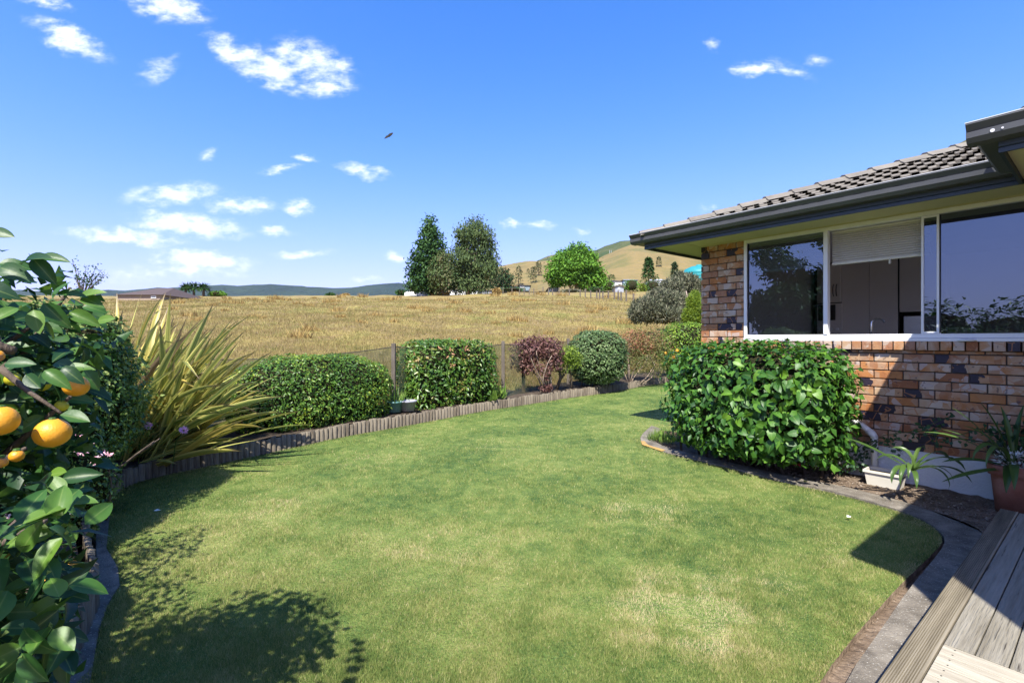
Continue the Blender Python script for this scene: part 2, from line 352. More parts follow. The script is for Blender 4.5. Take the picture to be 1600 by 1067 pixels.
    # scored drag marks
    wv = nn(t, 'ShaderNodeTexVoronoi', feature='DISTANCE_TO_EDGE'); wv.inputs['Scale'].default_value = 11; L.new(ad.outputs[0], wv.inputs['Vector'])
    sc_ = mth(t, 'MULTIPLY', mth(t, 'LESS_THAN', wv.outputs['Distance'], .035), mth(t, 'GREATER_THAN', nz(7, 2), .52))
    mx3 = nn(t, 'ShaderNodeMix', data_type='RGBA'); L.new(mth(t, 'MULTIPLY', sc_, .7), mx3.inputs[0]); L.new(mx2.outputs[2], mx3.inputs[6]); mx3.inputs[7].default_value = (.40, .17, .07, 1)
    L.new(mx3.outputs[2], b.inputs['Base Color'])
    L.new(mth(t, 'MULTIPLY_ADD', dk, -.35, .75), b.inputs['Roughness'])
    bp = nn(t, 'ShaderNodeBump'); bp.inputs['Strength'].default_value = .6; bp.inputs['Distance'].default_value = .004
    hgt = mth(t, 'SUBTRACT', nz(45, 5), mth(t, 'MULTIPLY', sc_, .8)); L.new(hgt, bp.inputs['Height']); L.new(bp.outputs[0], b.inputs['Normal'])
    L.new(b.outputs[0], out.inputs[0]); return m
def glassmat(name, refl=.30, tint=(.42,.45,.48)):
    m = bpy.data.materials.new(name); m.use_nodes = True; t = m.node_tree; t.nodes.clear(); L = t.links
    out = nn(t, 'ShaderNodeOutputMaterial'); g = nn(t, 'ShaderNodeBsdfGlossy'); g.inputs['Roughness'].default_value = .0; g.inputs[0].default_value = (.66, .80, 1, 1)
    tr = nn(t, 'ShaderNodeBsdfTransparent'); tr.inputs[0].default_value = (*tint, 1)
    fr = nn(t, 'ShaderNodeFresnel'); fr.inputs[0].default_value = 1.6
    ms = nn(t, 'ShaderNodeMixShader'); L.new(mth(t, 'ADD', fr.outputs[0], refl, clamp=True), ms.inputs[0]); L.new(tr.outputs[0], ms.inputs[1]); L.new(g.outputs[0], ms.inputs[2]); L.new(ms.outputs[0], out.inputs[0]); return m
def netmat():
    m = bpy.data.materials.new('shade_cloth'); m.use_nodes = True; t = m.node_tree; t.nodes.clear(); L = t.links
    out = nn(t, 'ShaderNodeOutputMaterial'); d = nn(t, 'ShaderNodeBsdfDiffuse'); tr = nn(t, 'ShaderNodeBsdfTransparent')
    ge = nn(t, 'ShaderNodeNewGeometry'); n = nn(t, 'ShaderNodeTexNoise'); n.inputs['Scale'].default_value = 5; n.inputs['Detail'].default_value = 6; L.new(ge.outputs['Position'], n.inputs['Vector'])
    r = ramp(t, [(.035,.06,.04), (.08,.10,.06), (.17,.17,.10)], .35, .7); L.new(n.outputs['Fac'], r.inputs[0]); L.new(r.outputs[0], d.inputs[0])
    ms = nn(t, 'ShaderNodeMixShader'); ms.inputs[0].default_value = .48; L.new(tr.outputs[0], ms.inputs[1]); L.new(d.outputs[0], ms.inputs[2]); L.new(ms.outputs[0], out.inputs[0]); return m
def flaxmat():
    m = bpy.data.materials.new('flax_blade'); m.use_nodes = True; t = m.node_tree; t.nodes.clear(); L = t.links
    out = nn(t, 'ShaderNodeOutputMaterial'); b = nn(t, 'ShaderNodeBsdfPrincipled'); b.inputs['Roughness'].default_value = .42
    at = nn(t, 'ShaderNodeAttribute', attribute_name='across'); al = nn(t, 'ShaderNodeAttribute', attribute_name='along'); oi = nn(t, 'ShaderNodeObjectInfo')
    r1 = ramp(t, [(.82,.72,.26), (.60,.58,.17), (.20,.27,.07), (.14,.21,.055), (.45,.46,.12), (.17,.24,.06), (.52,.52,.14), (.80,.68,.22)]); L.new(at.outputs['Fac'], r1.inputs[0])
    r2 = ramp(t, [(.22,.26,.07), (.34,.35,.08), (.60,.45,.09), (.55,.33,.07)]); L.new(mth(t, 'FRACT', mth(t, 'MULTIPLY', oi.outputs['Random'], 13.7)), r2.inputs[0])
    mx = nn(t, 'ShaderNodeMix', data_type='RGBA'); L.new(mth(t, 'MULTIPLY', oi.outputs['Random'], .75), mx.inputs[0]); L.new(r1.outputs[0], mx.inputs[6]); L.new(r2.outputs[0], mx.inputs[7])
    nz = nn(t, 'ShaderNodeTexNoise'); nz.inputs['Scale'].default_value = 22; tc = nn(t, 'ShaderNodeTexCoord'); L.new(tc.outputs['Object'], nz.inputs['Vector'])
    k = mth(t, 'ADD', al.outputs['Fac'], mth(t, 'MULTIPLY_ADD', nz.outputs['Fac'], .3, -.15))
    k = mth(t, 'ADD', k, mth(t, 'MULTIPLY', mth(t, 'GREATER_THAN', mth(t, 'FRACT', mth(t, 'MULTIPLY', oi.outputs['Random'], 41.1)), .95), .6))
    mr = nn(t, 'ShaderNodeMapRange'); mr.inputs['From Min'].default_value = .86; mr.inputs['From Max'].default_value = .98; L.new(k, mr.inputs[0])
    mx2 = nn(t, 'ShaderNodeMix', data_type='RGBA'); L.new(mr.outputs[0], mx2.inputs[0]); L.new(mx.outputs[2], mx2.inputs[6]); mx2.inputs[7].default_value = (.23, .165, .095, 1)
    L.new(mx2.outputs[2], b.inputs['Base Color'])
    tr = nn(t, 'ShaderNodeBsdfTranslucent'); L.new(mx2.outputs[2], tr.inputs[0]); ms = nn(t, 'ShaderNodeMixShader'); ms.inputs[0].default_value = .3
    L.new(b.outputs[0], ms.inputs[1]); L.new(tr.outputs[0], ms.inputs[2]); L.new(ms.outputs[0], out.inputs[0]); return m

m_lawn = lawnmat('mown_grass', False); m_blade = lawnmat('grass_blade', True)
m_soil = M('dry_soil', [(.075,.050,.033), (.15,.108,.074), (.24,.18,.13)], scale=9, bump=1., bscale=38, dist=.03, rough=.95, coords='World', speck=((.42,.36,.29), 70, .66))
m_darksoil = M('garden_soil', [(.045,.032,.022), (.10,.075,.05)], scale=9, bump=.9, bscale=40, dist=.03, rough=.95, coords='World')
m_conc = M('old_concrete', [(.075,.064,.050), (.155,.135,.108), (.25,.222,.18)], scale=7, bump=1., bscale=90, dist=.006, rough=.9, coords='World', speck=((.42,.40,.35), 120, .62))
m_conc_o = M('lichen_concrete', [(.22,.19,.15), (.40,.24,.07), (.48,.30,.08)], scale=9, bump=.6, bscale=90, dist=.006, rough=.9, coords='World')
m_field = M('dry_pasture', [(.13,.13,.034), (.185,.18,.044), (.29,.225,.072), (.19,.135,.06), (.31,.26,.078), (.165,.185,.046)], scale=.26, detail=12, bump=1., bscale=3, dist=.25, rough=.95, coords='World', speck=((.25,.17,.075), .9, .60))
m_fieldb = M('dry_grass_blade', [(.12,.155,.034), (.205,.215,.055), (.225,.16,.065), (.35,.29,.10), (.43,.36,.155)], scale=.5, detail=9, bump=0, rough=.8, coords='World', wn=.6, wa=.45, trans=.3)
m_gold = M('golden_hillside', [(.09,.09,.03), (.16,.125,.045), (.21,.155,.060), (.13,.12,.04), (.22,.15,.06)], scale=.035, detail=12, bump=.8, bscale=.3, dist=2, rough=.95, coords='World', speck=((.22,.16,.09), .045, .66))
m_bush = M('bush_covered_hill', [(.020,.038,.014), (.045,.070,.022), (.085,.095,.035), (.16,.13,.06)], scale=.02, detail=12, bump=1., bscale=.12, dist=8, rough=.95, coords='World')
m_far = M('forested_range', [(.012,.026,.026), (.020,.040,.032), (.032,.056,.036)], scale=.004, detail=12, bump=1., bscale=.02, dist=40, rough=.95, coords='World')
m_brick = brickmat()
m_mortar = M('dark_mortar', [(.05,.038,.03), (.10,.075,.055)], scale=30, bump=.4, coords='World')
m_found = M('painted_stucco', [(.62,.63,.62), (.70,.70,.68)], scale=3, bump=1., bscale=55, dist=.010, rough=.8, coords='World')
m_alu = M('white_aluminium', [(.74,.745,.74), (.80,.80,.79)], scale=2, bump=0, rough=.35, spec=.5)
m_soffit = M('cream_soffit', [(.50,.465,.27), (.56,.52,.31)], scale=2, bump=.1, bscale=20, rough=.7, coords='World')
m_navy = M('navy_fascia', [(.020,.032,.045), (.030,.045,.060)], scale=4, bump=.05, rough=.45, stretch=(1,.1,1), spec=.5)
m_gutter = M('charcoal_gutter', [(.060,.062,.064), (.085,.088,.090)], scale=3, bump=.03, rough=.38, spec=.5, coords='World')
m_lip = M('lip_highlight', [(.55,.56,.56), (.68,.68,.68)], scale=4, bump=0, rough=.3, spec=.6, coords='World')  # white highlight of the gutter lip put into the colour; also small pale marks
m_tile = M('weathered_tile', [(.125,.11,.088), (.17,.152,.122), (.215,.193,.155)], scale=7, bump=.5, bscale=120, dist=.004, rough=.75, spec=.35, wn=.7, wr=.4, speck=((.5,.5,.44), 30, .74))
m_glass = glassmat('tinted_pane', .18); m_glass_d = glassmat('dark_pane', .11, (.16,.17,.19))
m_rub = M('black_seal', [(.012,.012,.012), (.02,.02,.02)], bump=0, rough=.5)
m_slat = M('cream_slat', [(.62,.60,.50), (.68,.66,.56)], scale=3, bump=0, rough=.45, spec=.4)
m_cup = M('white_melamine', [(.64,.60,.55), (.68,.64,.59)], scale=2, bump=0, rough=.35, spec=.5)
m_steel = M('steel', [(.45,.45,.45), (.6,.6,.6)], scale=4, bump=0, rough=.25, metal=1., stretch=(1,1,20))
m_dark = M('dark_trim_shade', [(.015,.014,.013), (.025,.023,.02)], bump=0, rough=.4, spec=.4)  # near-black trim; also paints the shade behind the fridge and below the deck
m_room = M('room_plaster', [(.55,.52,.47), (.60,.57,.52)], scale=2, bump=0, rough=.8)
m_deck = M('grey_deck_timber', [(.10,.085,.062), (.175,.155,.115), (.24,.218,.17), (.285,.262,.21)], scale=7, detail=9, stretch=(.35,6,6), bump=1., bscale=22, dist=.008, rough=.85, wn=.75, wr=.3, speck=((.035,.028,.022), 11, .635))
m_deckb = M('bleached_deck_timber', [(.25,.215,.155), (.40,.36,.275), (.47,.43,.34)], scale=9, detail=9, stretch=(5,.35,5), bump=.8, bscale=18, dist=.006, rough=.85, wn=.75, wr=.3, speck=((.12,.095,.07), 13, .66))
m_edgeb = M('grooved_deck_timber', [(.12,.10,.068), (.205,.175,.122), (.275,.24,.175)], scale=7, detail=9, stretch=(.3,5,5), bump=.5, bscale=25, dist=.004, rough=.85)
m_log = M('weathered_log', [(.045,.034,.023), (.115,.094,.068), (.20,.170,.125), (.15,.124,.09)], scale=10, detail=8, stretch=(4,4,.5), bump=1., bscale=26, dist=.012, rough=.95, wn=.65, wr=.4)
m_post = M('grey_post', [(.08,.065,.052), (.17,.145,.12)], scale=12, stretch=(4,4,.4), bump=.7, rough=.95)
m_bark = M('bark', [(.055,.042,.032), (.15,.115,.085)], scale=8, stretch=(3,3,.7), bump=.8, rough=.95)
m_palebark = M('pale_bark', [(.26,.19,.14), (.46,.36,.29)], scale=8, stretch=(3,3,.7), bump=.6, rough=.9)
m_core_shade = M('core_shade', [(.018,.022,.010), (.045,.04,.022)], scale=14, bump=1., bscale=30, dist=.05, rough=1, spec=0)  # dark fill for crowns and hedges, shade among inner twigs put into its colour
m_pvc = M('white_pvc', [(.74,.74,.70), (.80,.80,.76)], bump=0, rough=.35, spec=.5)
m_trough = M('cream_plastic', [(.66,.62,.52), (.74,.70,.60)], bump=.05, rough=.5)
m_terra = M('terracotta', [(.22,.08,.05), (.29,.12,.08), (.33,.17,.12)], scale=6, bump=.3, bscale=60, dist=.004, rough=.85)
m_teal = M('teal_plastic', [(.10,.22,.22), (.14,.28,.27)], bump=0, rough=.45); m_greyp = M('grey_plastic', [(.25,.25,.29), (.34,.34,.38)], bump=0, rough=.5)
m_orange = M('citrus_peel', [(.58,.22,.010), (.68,.29,.012), (.70,.36,.022)], scale=14, bump=.5, bscale=300, dist=.0015, rough=.45, spec=.5, wn=.7, wr=.3, speck=((.40,.20,.09), 26, .64))
m_unripe = M('unripe_citrus', [(.36,.36,.03), (.50,.45,.03)], scale=4, bump=.3, bscale=170, dist=.0015, rough=.36)
m_citrus = leafmat('citrus_leaf', [(.007,.026,.009), (.014,.046,.011), (.028,.078,.013), (.075,.145,.016)], rough=.40, spec=.5, trans=.22)
m_citrus_o = leafmat('citrus_leaf_large', [(.008,.030,.010), (.015,.050,.013), (.030,.085,.014), (.085,.155,.018)], rough=.36, spec=.5, trans=.25, wr=.85)
m_hib = leafmat('hibiscus_leaf', [(.011,.040,.008), (.022,.070,.010), (.040,.112,.012), (.095,.19,.018)], rough=.38, spec=.5, trans=.22)
m_hib_o = leafmat('hibiscus_leaf_large', [(.013,.046,.008), (.024,.076,.010), (.042,.118,.012), (.10,.20,.018)], rough=.38, spec=.5, trans=.22, wr=.85)
m_smallleaf = leafmat('abelia_leaf', [(.018,.045,.014), (.035,.085,.020), (.09,.15,.030), (.24,.28,.07)], rough=.35)
m_h1 = leafmat('rounded_hedge_leaf', [(.020,.052,.009), (.042,.098,.014), (.085,.165,.020), (.26,.30,.03)], rough=.32, spec=.5)
m_h2 = leafmat('photinia_leaf', [(.022,.058,.010), (.045,.105,.014), (.085,.160,.020), (.24,.15,.05)], rough=.28, spec=.6)
m_purple = leafmat('purple_leaf', [(.040,.018,.018), (.080,.036,.032), (.125,.060,.048), (.19,.115,.085)], rough=.45)
m_h4 = leafmat('grey_green_leaf', [(.030,.060,.022), (.06,.105,.035), (.11,.165,.06), (.22,.27,.13)], rough=.4)
m_lime = leafmat('lime_leaf', [(.055,.095,.012), (.12,.18,.020), (.20,.26,.03)], rough=.4, trans=.35)
m_redgreen = leafmat('red_tipped_leaf', [(.030,.055,.012), (.075,.10,.020), (.16,.13,.045), (.26,.09,.055)], rough=.45)
m_far_dark = leafmat('dark_tree_leaf', [(.008,.026,.009), (.018,.048,.014), (.034,.078,.020), (.055,.11,.026)], rough=.5, spec=.2, trans=.12)
m_willow = leafmat('grey_willow_leaf', [(.016,.032,.012), (.036,.062,.022), (.068,.098,.034), (.11,.14,.05)], rough=.6, spec=.2, trans=.15)
m_walnut = leafmat('bright_tree_leaf', [(.022,.065,.009), (.050,.125,.014), (.090,.19,.020), (.13,.24,.03)], rough=.5, spec=.2, trans=.15)
m_pine = leafmat('pine_needles', [(.010,.024,.012), (.022,.042,.018), (.045,.07,.03)], rough=.7, spec=.1, trans=.05)
m_olive = leafmat('olive_needle', [(.030,.036,.022), (.065,.075,.042), (.11,.115,.07), (.16,.15,.10)], rough=.6, spec=.2, trans=.12)
m_dryclump = leafmat('dry_clump', [(.14,.09,.035), (.24,.17,.06), (.33,.25,.10)], rough=.8, spec=.1)
m_flax = flaxmat()
m_strap = leafmat('strap_leaf', [(.05,.10,.02), (.10,.18,.03), (.20,.28,.06)], rough=.35, trans=.3)
m_silver = leafmat('silver_leaf', [(.30,.31,.30), (.5,.52,.5), (.7,.7,.66)], rough=.6)
m_rose = leafmat('dark_round_leaf', [(.014,.040,.020), (.024,.062,.026), (.04,.09,.03)], rough=.4)
m_pink = leafmat('pink_petal', [(.62,.25,.33), (.78,.45,.50), (.85,.62,.62)], rough=.6); m_lilac = leafmat('lilac_petal', [(.50,.28,.50), (.68,.45,.66)], rough=.6); m_redp = leafmat('red_petal', [(.62,.05,.12), (.75,.12,.20)], rough=.6)
m_roofb = M('brown_roof', [(.07,.05,.04), (.11,.08,.065)], bump=.1, rough=.7); m_roofg = M('grey_roof', [(.13,.135,.14), (.18,.185,.19)], bump=.1, rough=.6); m_roofk = M('black_roof', [(.025,.025,.028), (.045,.045,.05)], bump=.1, rough=.6)
m_roofs = M('pale_metal_roof', [(.42,.46,.50), (.5,.54,.58)], bump=.1, rough=.4)
m_wallw = M('white_weatherboard', [(.68,.69,.68), (.75,.75,.74)], bump=.1, rough=.7); m_wallb = M('blue_grey_wall', [(.20,.27,.33), (.26,.33,.38)], bump=.1, rough=.7); m_wallr = M('red_wall', [(.33,.07,.045), (.40,.10,.06)], bump=.1, rough=.7); m_wallg = M('grey_wall', [(.26,.28,.32), (.32,.34,.38)], bump=.1, rough=.7); m_wallt = M('tan_wall', [(.26,.20,.15), (.33,.26,.20)], bump=.1, rough=.8)
m_win = M('window_glass', [(.02,.025,.03), (.035,.045,.055)], bump=0, rough=.1, spec=.8)
m_tank = M('teal_tank', [(.02,.20,.22), (.03,.26,.27)], bump=.1, rough=.45)
m_bird = M('dark_feather', [(.012,.011,.010), (.03,.026,.022)], scale=20, bump=.2, rough=.7)
m_net = netmat()
m_wire = M('dark_wire', [(.03,.03,.03), (.05,.05,.05)], bump=0, rough=.5)

# ------------------------------------------------------------------ ground
def inpoly(px, py, poly):
    ins = np.zeros(len(px), dtype=bool); n = len(poly)
    for i in range(n):
        x1, y1 = poly[i][0], poly[i][1]; x2, y2 = poly[(i+1) % n][0], poly[(i+1) % n][1]
        c = ((y1 > py) != (y2 > py)) & (px < (x2-x1)*(py-y1)/((y2-y1) if abs(y2-y1) > 1e-9 else 1e-9)+x1); ins ^= c
    return ins
def smooth_line(pts, it=2):
    pts = [Vector(p) for p in pts]
    for _ in range(it):
        q = [pts[0]]
        for a, b in zip(pts[:-1], pts[1:]): q += [a*.75+b*.25, a*.25+b*.75]
        pts = q+[pts[-1]]
    return pts
# front edge of the log edging (foot), near left to far right
EDGE = smooth_line([G(*p) for p in [(180,773),(212,753.6),(307,732),(417,707.7),(560,677.6),(672,657),(766,641),(860,626),(976,608.8),(1053,595.7)]] + [Vector((6.6,16.2,gz(16.2))), Vector((10,19.5,gz(19.5)))], 2)
STRIP_O = smooth_line([G(*p) for p in [(1018,666),(1000,682),(1002.5,694.5),(1032,706),(1070,715),(1138,730.6),(1183,742),(1251,758),(1300,768),(1387,792.6),(1437,810),(1468,829.5),(1478,845),(1470,863),(1421,921),(1384,976),(1321,1065)]] + [H(1.1,.62,gz(1)), H(-1.5,.64,gz(-1.))], 1)
LEFT_O = [Vector((-1.60,-.9,gz(-.9))), Vector((-1.62,.5,gz(.5)))] + [G(*p) for p in [(141,1067),(155,983),(170,944),(187,916),(184,888),(166,858)]] + [Vector((-3.2,3.6,gz(3.6)))]
LEFT_O = smooth_line(LEFT_O, 1)
LAWN_R = [p+(Vector((-.10*min(1, max(0, 3.4-p.y)), .02, 0)) if p.y < 3.6 else Vector((0,0,0))) for p in STRIP_O]
lawn_poly = [Vector((p.x, p.y, 0)) for p in LEFT_O] + [Vector((p.x, p.y, 0)) for p in EDGE] + [Vector((12, 14, 0)), Vector((H(6.2,3.9)).xy.to_3d()), Vector((3.0,6.6,0)), Vector((2.1,7.2,0))] + [Vector((p.x, p.y, 0)) for p in LAWN_R]
def zlawn(x, y): return -1.516+.022*y+.012*np.sin(x*1.9+y*.6)*np.sin(y*1.3-x*.5)
def sheet(name, poly, zf, mat, cell, skirt=0., jit=0.):
    bm = bmesh.new(); vs_ = [bm.verts.new((p.x, p.y, 0)) for p in poly]; bm.faces.new(vs_)
    xs = [p.x for p in poly]; ys = [p.y for p in poly]
    x = math.floor(min(xs)/cell)*cell
    while x < max(xs):
        bmesh.ops.bisect_plane(bm, geom=bm.verts[:]+bm.edges[:]+bm.faces[:], plane_co=(x+.0013,0,0), plane_no=(1,0,0)); x += cell
    y = math.floor(min(ys)/cell)*cell
    while y < max(ys):
        bmesh.ops.bisect_plane(bm, geom=bm.verts[:]+bm.edges[:]+bm.faces[:], plane_co=(0,y+.0013,0), plane_no=(0,1,0)); y += cell
    bmesh.ops.triangulate(bm, faces=[f for f in bm.faces if len(f.verts) > 4])
    bm.normal_update()
    if bm.faces and sum(f.normal.z for f in bm.faces) < 0: bmesh.ops.reverse_faces(bm, faces=bm.faces[:])
    bound = [e for e in bm.edges if e.is_boundary]; bv = {v for e in bound for v in e.verts}
    for v in bm.verts: v.co.z = float(zf(v.co.x, v.co.y)) + (0 if v in bv else jit*random.uniform(-1, 1))
    if skirt:
        r = bmesh.ops.extrude_edge_only(bm, edges=bound)
        for g in r['geom']:
            if isinstance(g, bmesh.types.BMVert): g.co.z -= skirt
            if isinstance(g, bmesh.types.BMFace): g.material_index = 1
    me = bpy.data.meshes.new(name); bm.to_mesh(me); bm.free(); me.materials.append(mat); me.materials.append(m_soil)
    me.polygons.foreach_set('use_smooth', [True]*len(me.polygons))
    o = bpy.data.objects.new(name, me); COL.objects.link(o); return tag(o, kind='structure')
lawn = sheet('lawn', lawn_poly, zlawn, m_lawn, .25, skirt=.09)
# dirt sheet under the garden
gp = [Vector(p) for p in [(-14,-8,0),(14,-8,0),(14,20,0),(8.9,19.7,0)]] + [Vector((p.x-.05, p.y-.0, 0)) for p in reversed(EDGE)] + [Vector((-4.6,3.6,0)), Vector((-14,3.0,0))]
tag(sheet('garden_dirt', gp, lambda x, y: -1.516+.022*y-.045, m_soil, 1.0), kind='structure')
# grass blades on the lawn
DRY = [(1055,948,.34,.42),(1030,800,.30,.26),(1075,960,.25,.4),(960,800,.22,.2),(1120,960,.2,.28),(760,700,.4,.18),(420,790,.35,.16),(1300,860,.3,.12),(700,860,.5,.12),(1180,900,.25,.2),(560,720,.4,.15)]
DRYW = [(*G(x, y).xy, r, a*1.35) for x, y, r, a in DRY]
def dryness(x, y):
    d = np.zeros_like(x)
    for (cx, cy, r, a) in DRYW: d += a*np.exp(-((x-cx)**2+(y-cy)**2)/(r*r))
    for pl, w in ((STRIP_O, .55), (EDGE, .18)):
        a = np.array([(p.x, p.y) for p in pl]); dist = np.full_like(x, 9.)
        for i in range(len(a)-1):
            e = a[i+1]-a[i]; tt = np.clip(((x-a[i,0])*e[0]+(y-a[i,1])*e[1])/(e@e), 0, 1)
            dist = np.minimum(dist, np.hypot(x-a[i,0]-tt*e[0], y-a[i,1]-tt*e[1]))
        near = np.where(y < 3.1, 1., .35) if pl is STRIP_O else 1.
        d += w*near*np.exp(-(dist/.09)**2)*rng.random(len(x))*1.3
    d *= np.clip(1.0+1.3*(np.sin(x*9.1+y*5.3)*np.sin(y*11.7-x*6.1)+.6*np.sin(x*23+y*17)*np.sin(y*27-x*13)), .15, 2.2)
    return d
def blades(n, ymin, ymax, pw):
    u_ = rng.random(n); y = (ymin**(1-pw)+(ymax**(1-pw)-ymin**(1-pw))*u_)**(1/(1-pw))
    x = (rng.random(n)*2-1)*1.12*y*1.0
    k = inpoly(x, y, lawn_poly); return x[k], y[k]
def grass_mesh(name, x, y, z, h, w, lean, mat, attrs, kind='stuff'):
    n = len(x); a = rng.random(n)*6.283; w = w*(.7+.6*rng.random(n)); h = h*(.55+.7*rng.random(n))
    b = np.stack([x, y, z], 1); s = np.stack([np.cos(a), np.sin(a), a*0], 1)*w[:, None]*.5
    la = rng.random(n)*6.283; ln = lean*rng.random(n)*h
    tp = b+np.stack([np.cos(la)*ln, np.sin(la)*ln, h], 1)
    V = np.stack([b-s, b+s, tp], 1).reshape(-1, 3); Fc = np.arange(n*3).reshape(-1, 3)
    o = npmesh(name, V, Fc, mat, None, {k_: np.repeat(v, 3) for k_, v in attrs.items()}); o['kind'] = kind; return o
x, y = blades(950000, 1.75, 16.5, 1.95)
dr = dryness(x, y)
keep = rng.random(len(x)) > np.clip(dr-.3, 0, .6)
x, y, dr = x[keep], y[keep], dr[keep]
o = grass_mesh('grass', x, y, zlawn(x, y)-.002, .018*(1+.35*np.sin(x*7+y*3)*np.sin(y*8.3-x*4)), .0024*np.maximum(1, y/2.5), 1.0, m_blade, {'var': rng.random(len(x)), 'dry': dr*(.6+.6*rng.random(len(x)))+.5*(rng.random(len(x)) < .035)})
tag(o, 'short mown lawn grass blades with a few dry straw patches', 'grass')

# pasture terrain: height as a function of bearing (image column) and distance
XB = np.array([-9000, -600, 0, 300, 700, 800, 870, 985, 1100, 1400, 2400, 9000.])
CR = np.array([460, 460, 462, 462.5, 461.5, 457.5, 457, 457, 456, 456, 458, 458.])      # crest row in the picture
R0 = np.array([6, 6, 5.2, 6.2, 9, 10, 11, 13, 15.5, 20, 24, 24.])                    # where the garden ends (depth)
EA = np.array([(p.x, p.y) for p in EDGE])
def qdist(x, y):
    ext = np.vstack([[(-14., 3.6)], EA, [(40., 48.)]]); best = np.full_like(x, 1e9); sg = np.zeros_like(x)
    for i in range(len(ext)-1):
        a = ext[i]; e = ext[i+1]-a; tt = np.clip(((x-a[0])*e[0]+(y-a[1])*e[1])/(e@e), 0, 1)
        dx = x-a[0]-tt*e[0]; dy = y-a[1]-tt*e[1]; dd = np.hypot(dx, dy); s = np.sign(e[0]*dy-e[1]*dx)
        m = dd < best; best = np.where(m, dd, best); sg = np.where(m, s, sg)
    return best*sg
def zfield(x, y):
    yy = np.maximum(y, .28*np.abs(x)+.5); xi = CX+F*x/yy
    cr = np.interp(xi, XB, CR); r0 = np.interp(xi, XB, R0)
    d = np.maximum(yy, 0)
    zc = (HZ-cr)/F*100
    sl = (zc+1.22)/(100-r0)
    z = -1.22+sl*np.clip(d-r0, 0, 100-r0)
    z += np.where((d > 100) & (xi > 740), (HZ-cr)/F*np.clip(d-100, 0, 60)*np.clip((xi-740)/60, 0, 1), 0) - np.where(d > 100, np.clip(d-100, 0, 500)*.02*np.clip((780-xi)/80, 0, 1), 0)
    am = np.clip((d-r0)/14, 0, 1)
    z += am*(.16*np.sin(x*.23+1)*np.sin(y*.19)+.09*np.sin(x*.71+y*.33)*np.sin(y*.53-x*.2))
    q = qdist(x, y)
    z = np.where(q < .95, np.minimum(z, -1.516+.022*y-.35+np.clip(q, 0, .95)*.45), z)
    z = np.where(inpoly(x, y, lawn_poly), np.minimum(z, -1.516+.022*y-.3), z)
    return z
def polar_field():
    R = np.concatenate([np.linspace(.5, 16, 60), np.geomspace(16.4, 170, 90), np.geomspace(180, 6000, 26)])
    A = np.radians(np.concatenate([np.linspace(-180, -62, 30, endpoint=False), np.linspace(-62, 62, 240), np.linspace(66, 180, 28)]))
    rr, aa = np.meshgrid(R, A, indexing='ij'); x = rr*np.sin(aa); y = rr*np.cos(aa)
    z = zfield(x.ravel(), y.ravel()); V = np.stack([x.ravel(), y.ravel(), z], 1)
    n, m = len(R), len(A); i, j = np.meshgrid(np.arange(n-1), np.arange(m-1), indexing='ij'); k = (i*m+j).ravel()
    Fc = np.stack([k, k+m, k+m+1, k+1], 1)
    o = npmesh('pasture', V, Fc[:, ::-1], m_field, None, None, smooth=True); return tag(o, kind='structure')
polar_field()
# dry pasture grass
def fieldgrass(n, ymin, ymax, pw, h, w, name, mat, label, patch=None):
    u_ = rng.random(n); y = (ymin**(1-pw)+(ymax**(1-pw)-ymin**(1-pw))*u_)**(1/(1-pw)); x = (rng.random(n)*1.62-1.12)*y
    q = qdist(x, y); k = q > 1.0; x, y = x[k], y[k]
    if patch is not None:
        v = np.sin(x*1.3+y*.5)+np.sin(y*1.1-x*.7)+np.sin(x*.37+2)+np.sin(y*.43+x*.21); k = v > patch; x, y = x[k], y[k]
    z = zfield(x, y); o = grass_mesh(name, x, y, z-.02, h*(1+.02*y), w*np.maximum(1, y/9), .9, mat, {'var': rng.random(len(x))})
    tag(o, label, 'grass'); return o
fieldgrass(360000, 7.5, 75, 1.35, .09, .009, 'dry_grass', m_fieldb, 'straw coloured dry pasture grass on the slope behind the hedges')
# scattered darker dry clumps
n = 90; yy = rng.uniform(12, 88, n); xx = (rng.random(n)*1.0-.72)*yy; q = qdist(xx, yy); k = q > 2.5; xx, yy = xx[k], yy[k]
Pn = []
for cx, cy in zip(xx, yy):
    c = rng.uniform(.12, .34)*(.8+cy/70); m_ = 70; a = rng.random(m_)*6.283; r_ = c*np.sqrt(rng.random(m_)); Pn.append(np.stack([cx+r_*np.cos(a)*1.6, cy+r_*np.sin(a), np.full(m_, c)], 1))
Pn = np.concatenate(Pn); z = zfield(Pn[:, 0], Pn[:, 1])
o = grass_mesh('dock_clump_cover', Pn[:, 0], Pn[:, 1], z, Pn[:, 2]*1.1, .03+.0012*Pn[:, 1], .8, m_dryclump, {'var': rng.random(len(Pn))}); tag(o, 'brown seed-head clumps scattered over the dry pasture', 'weeds')
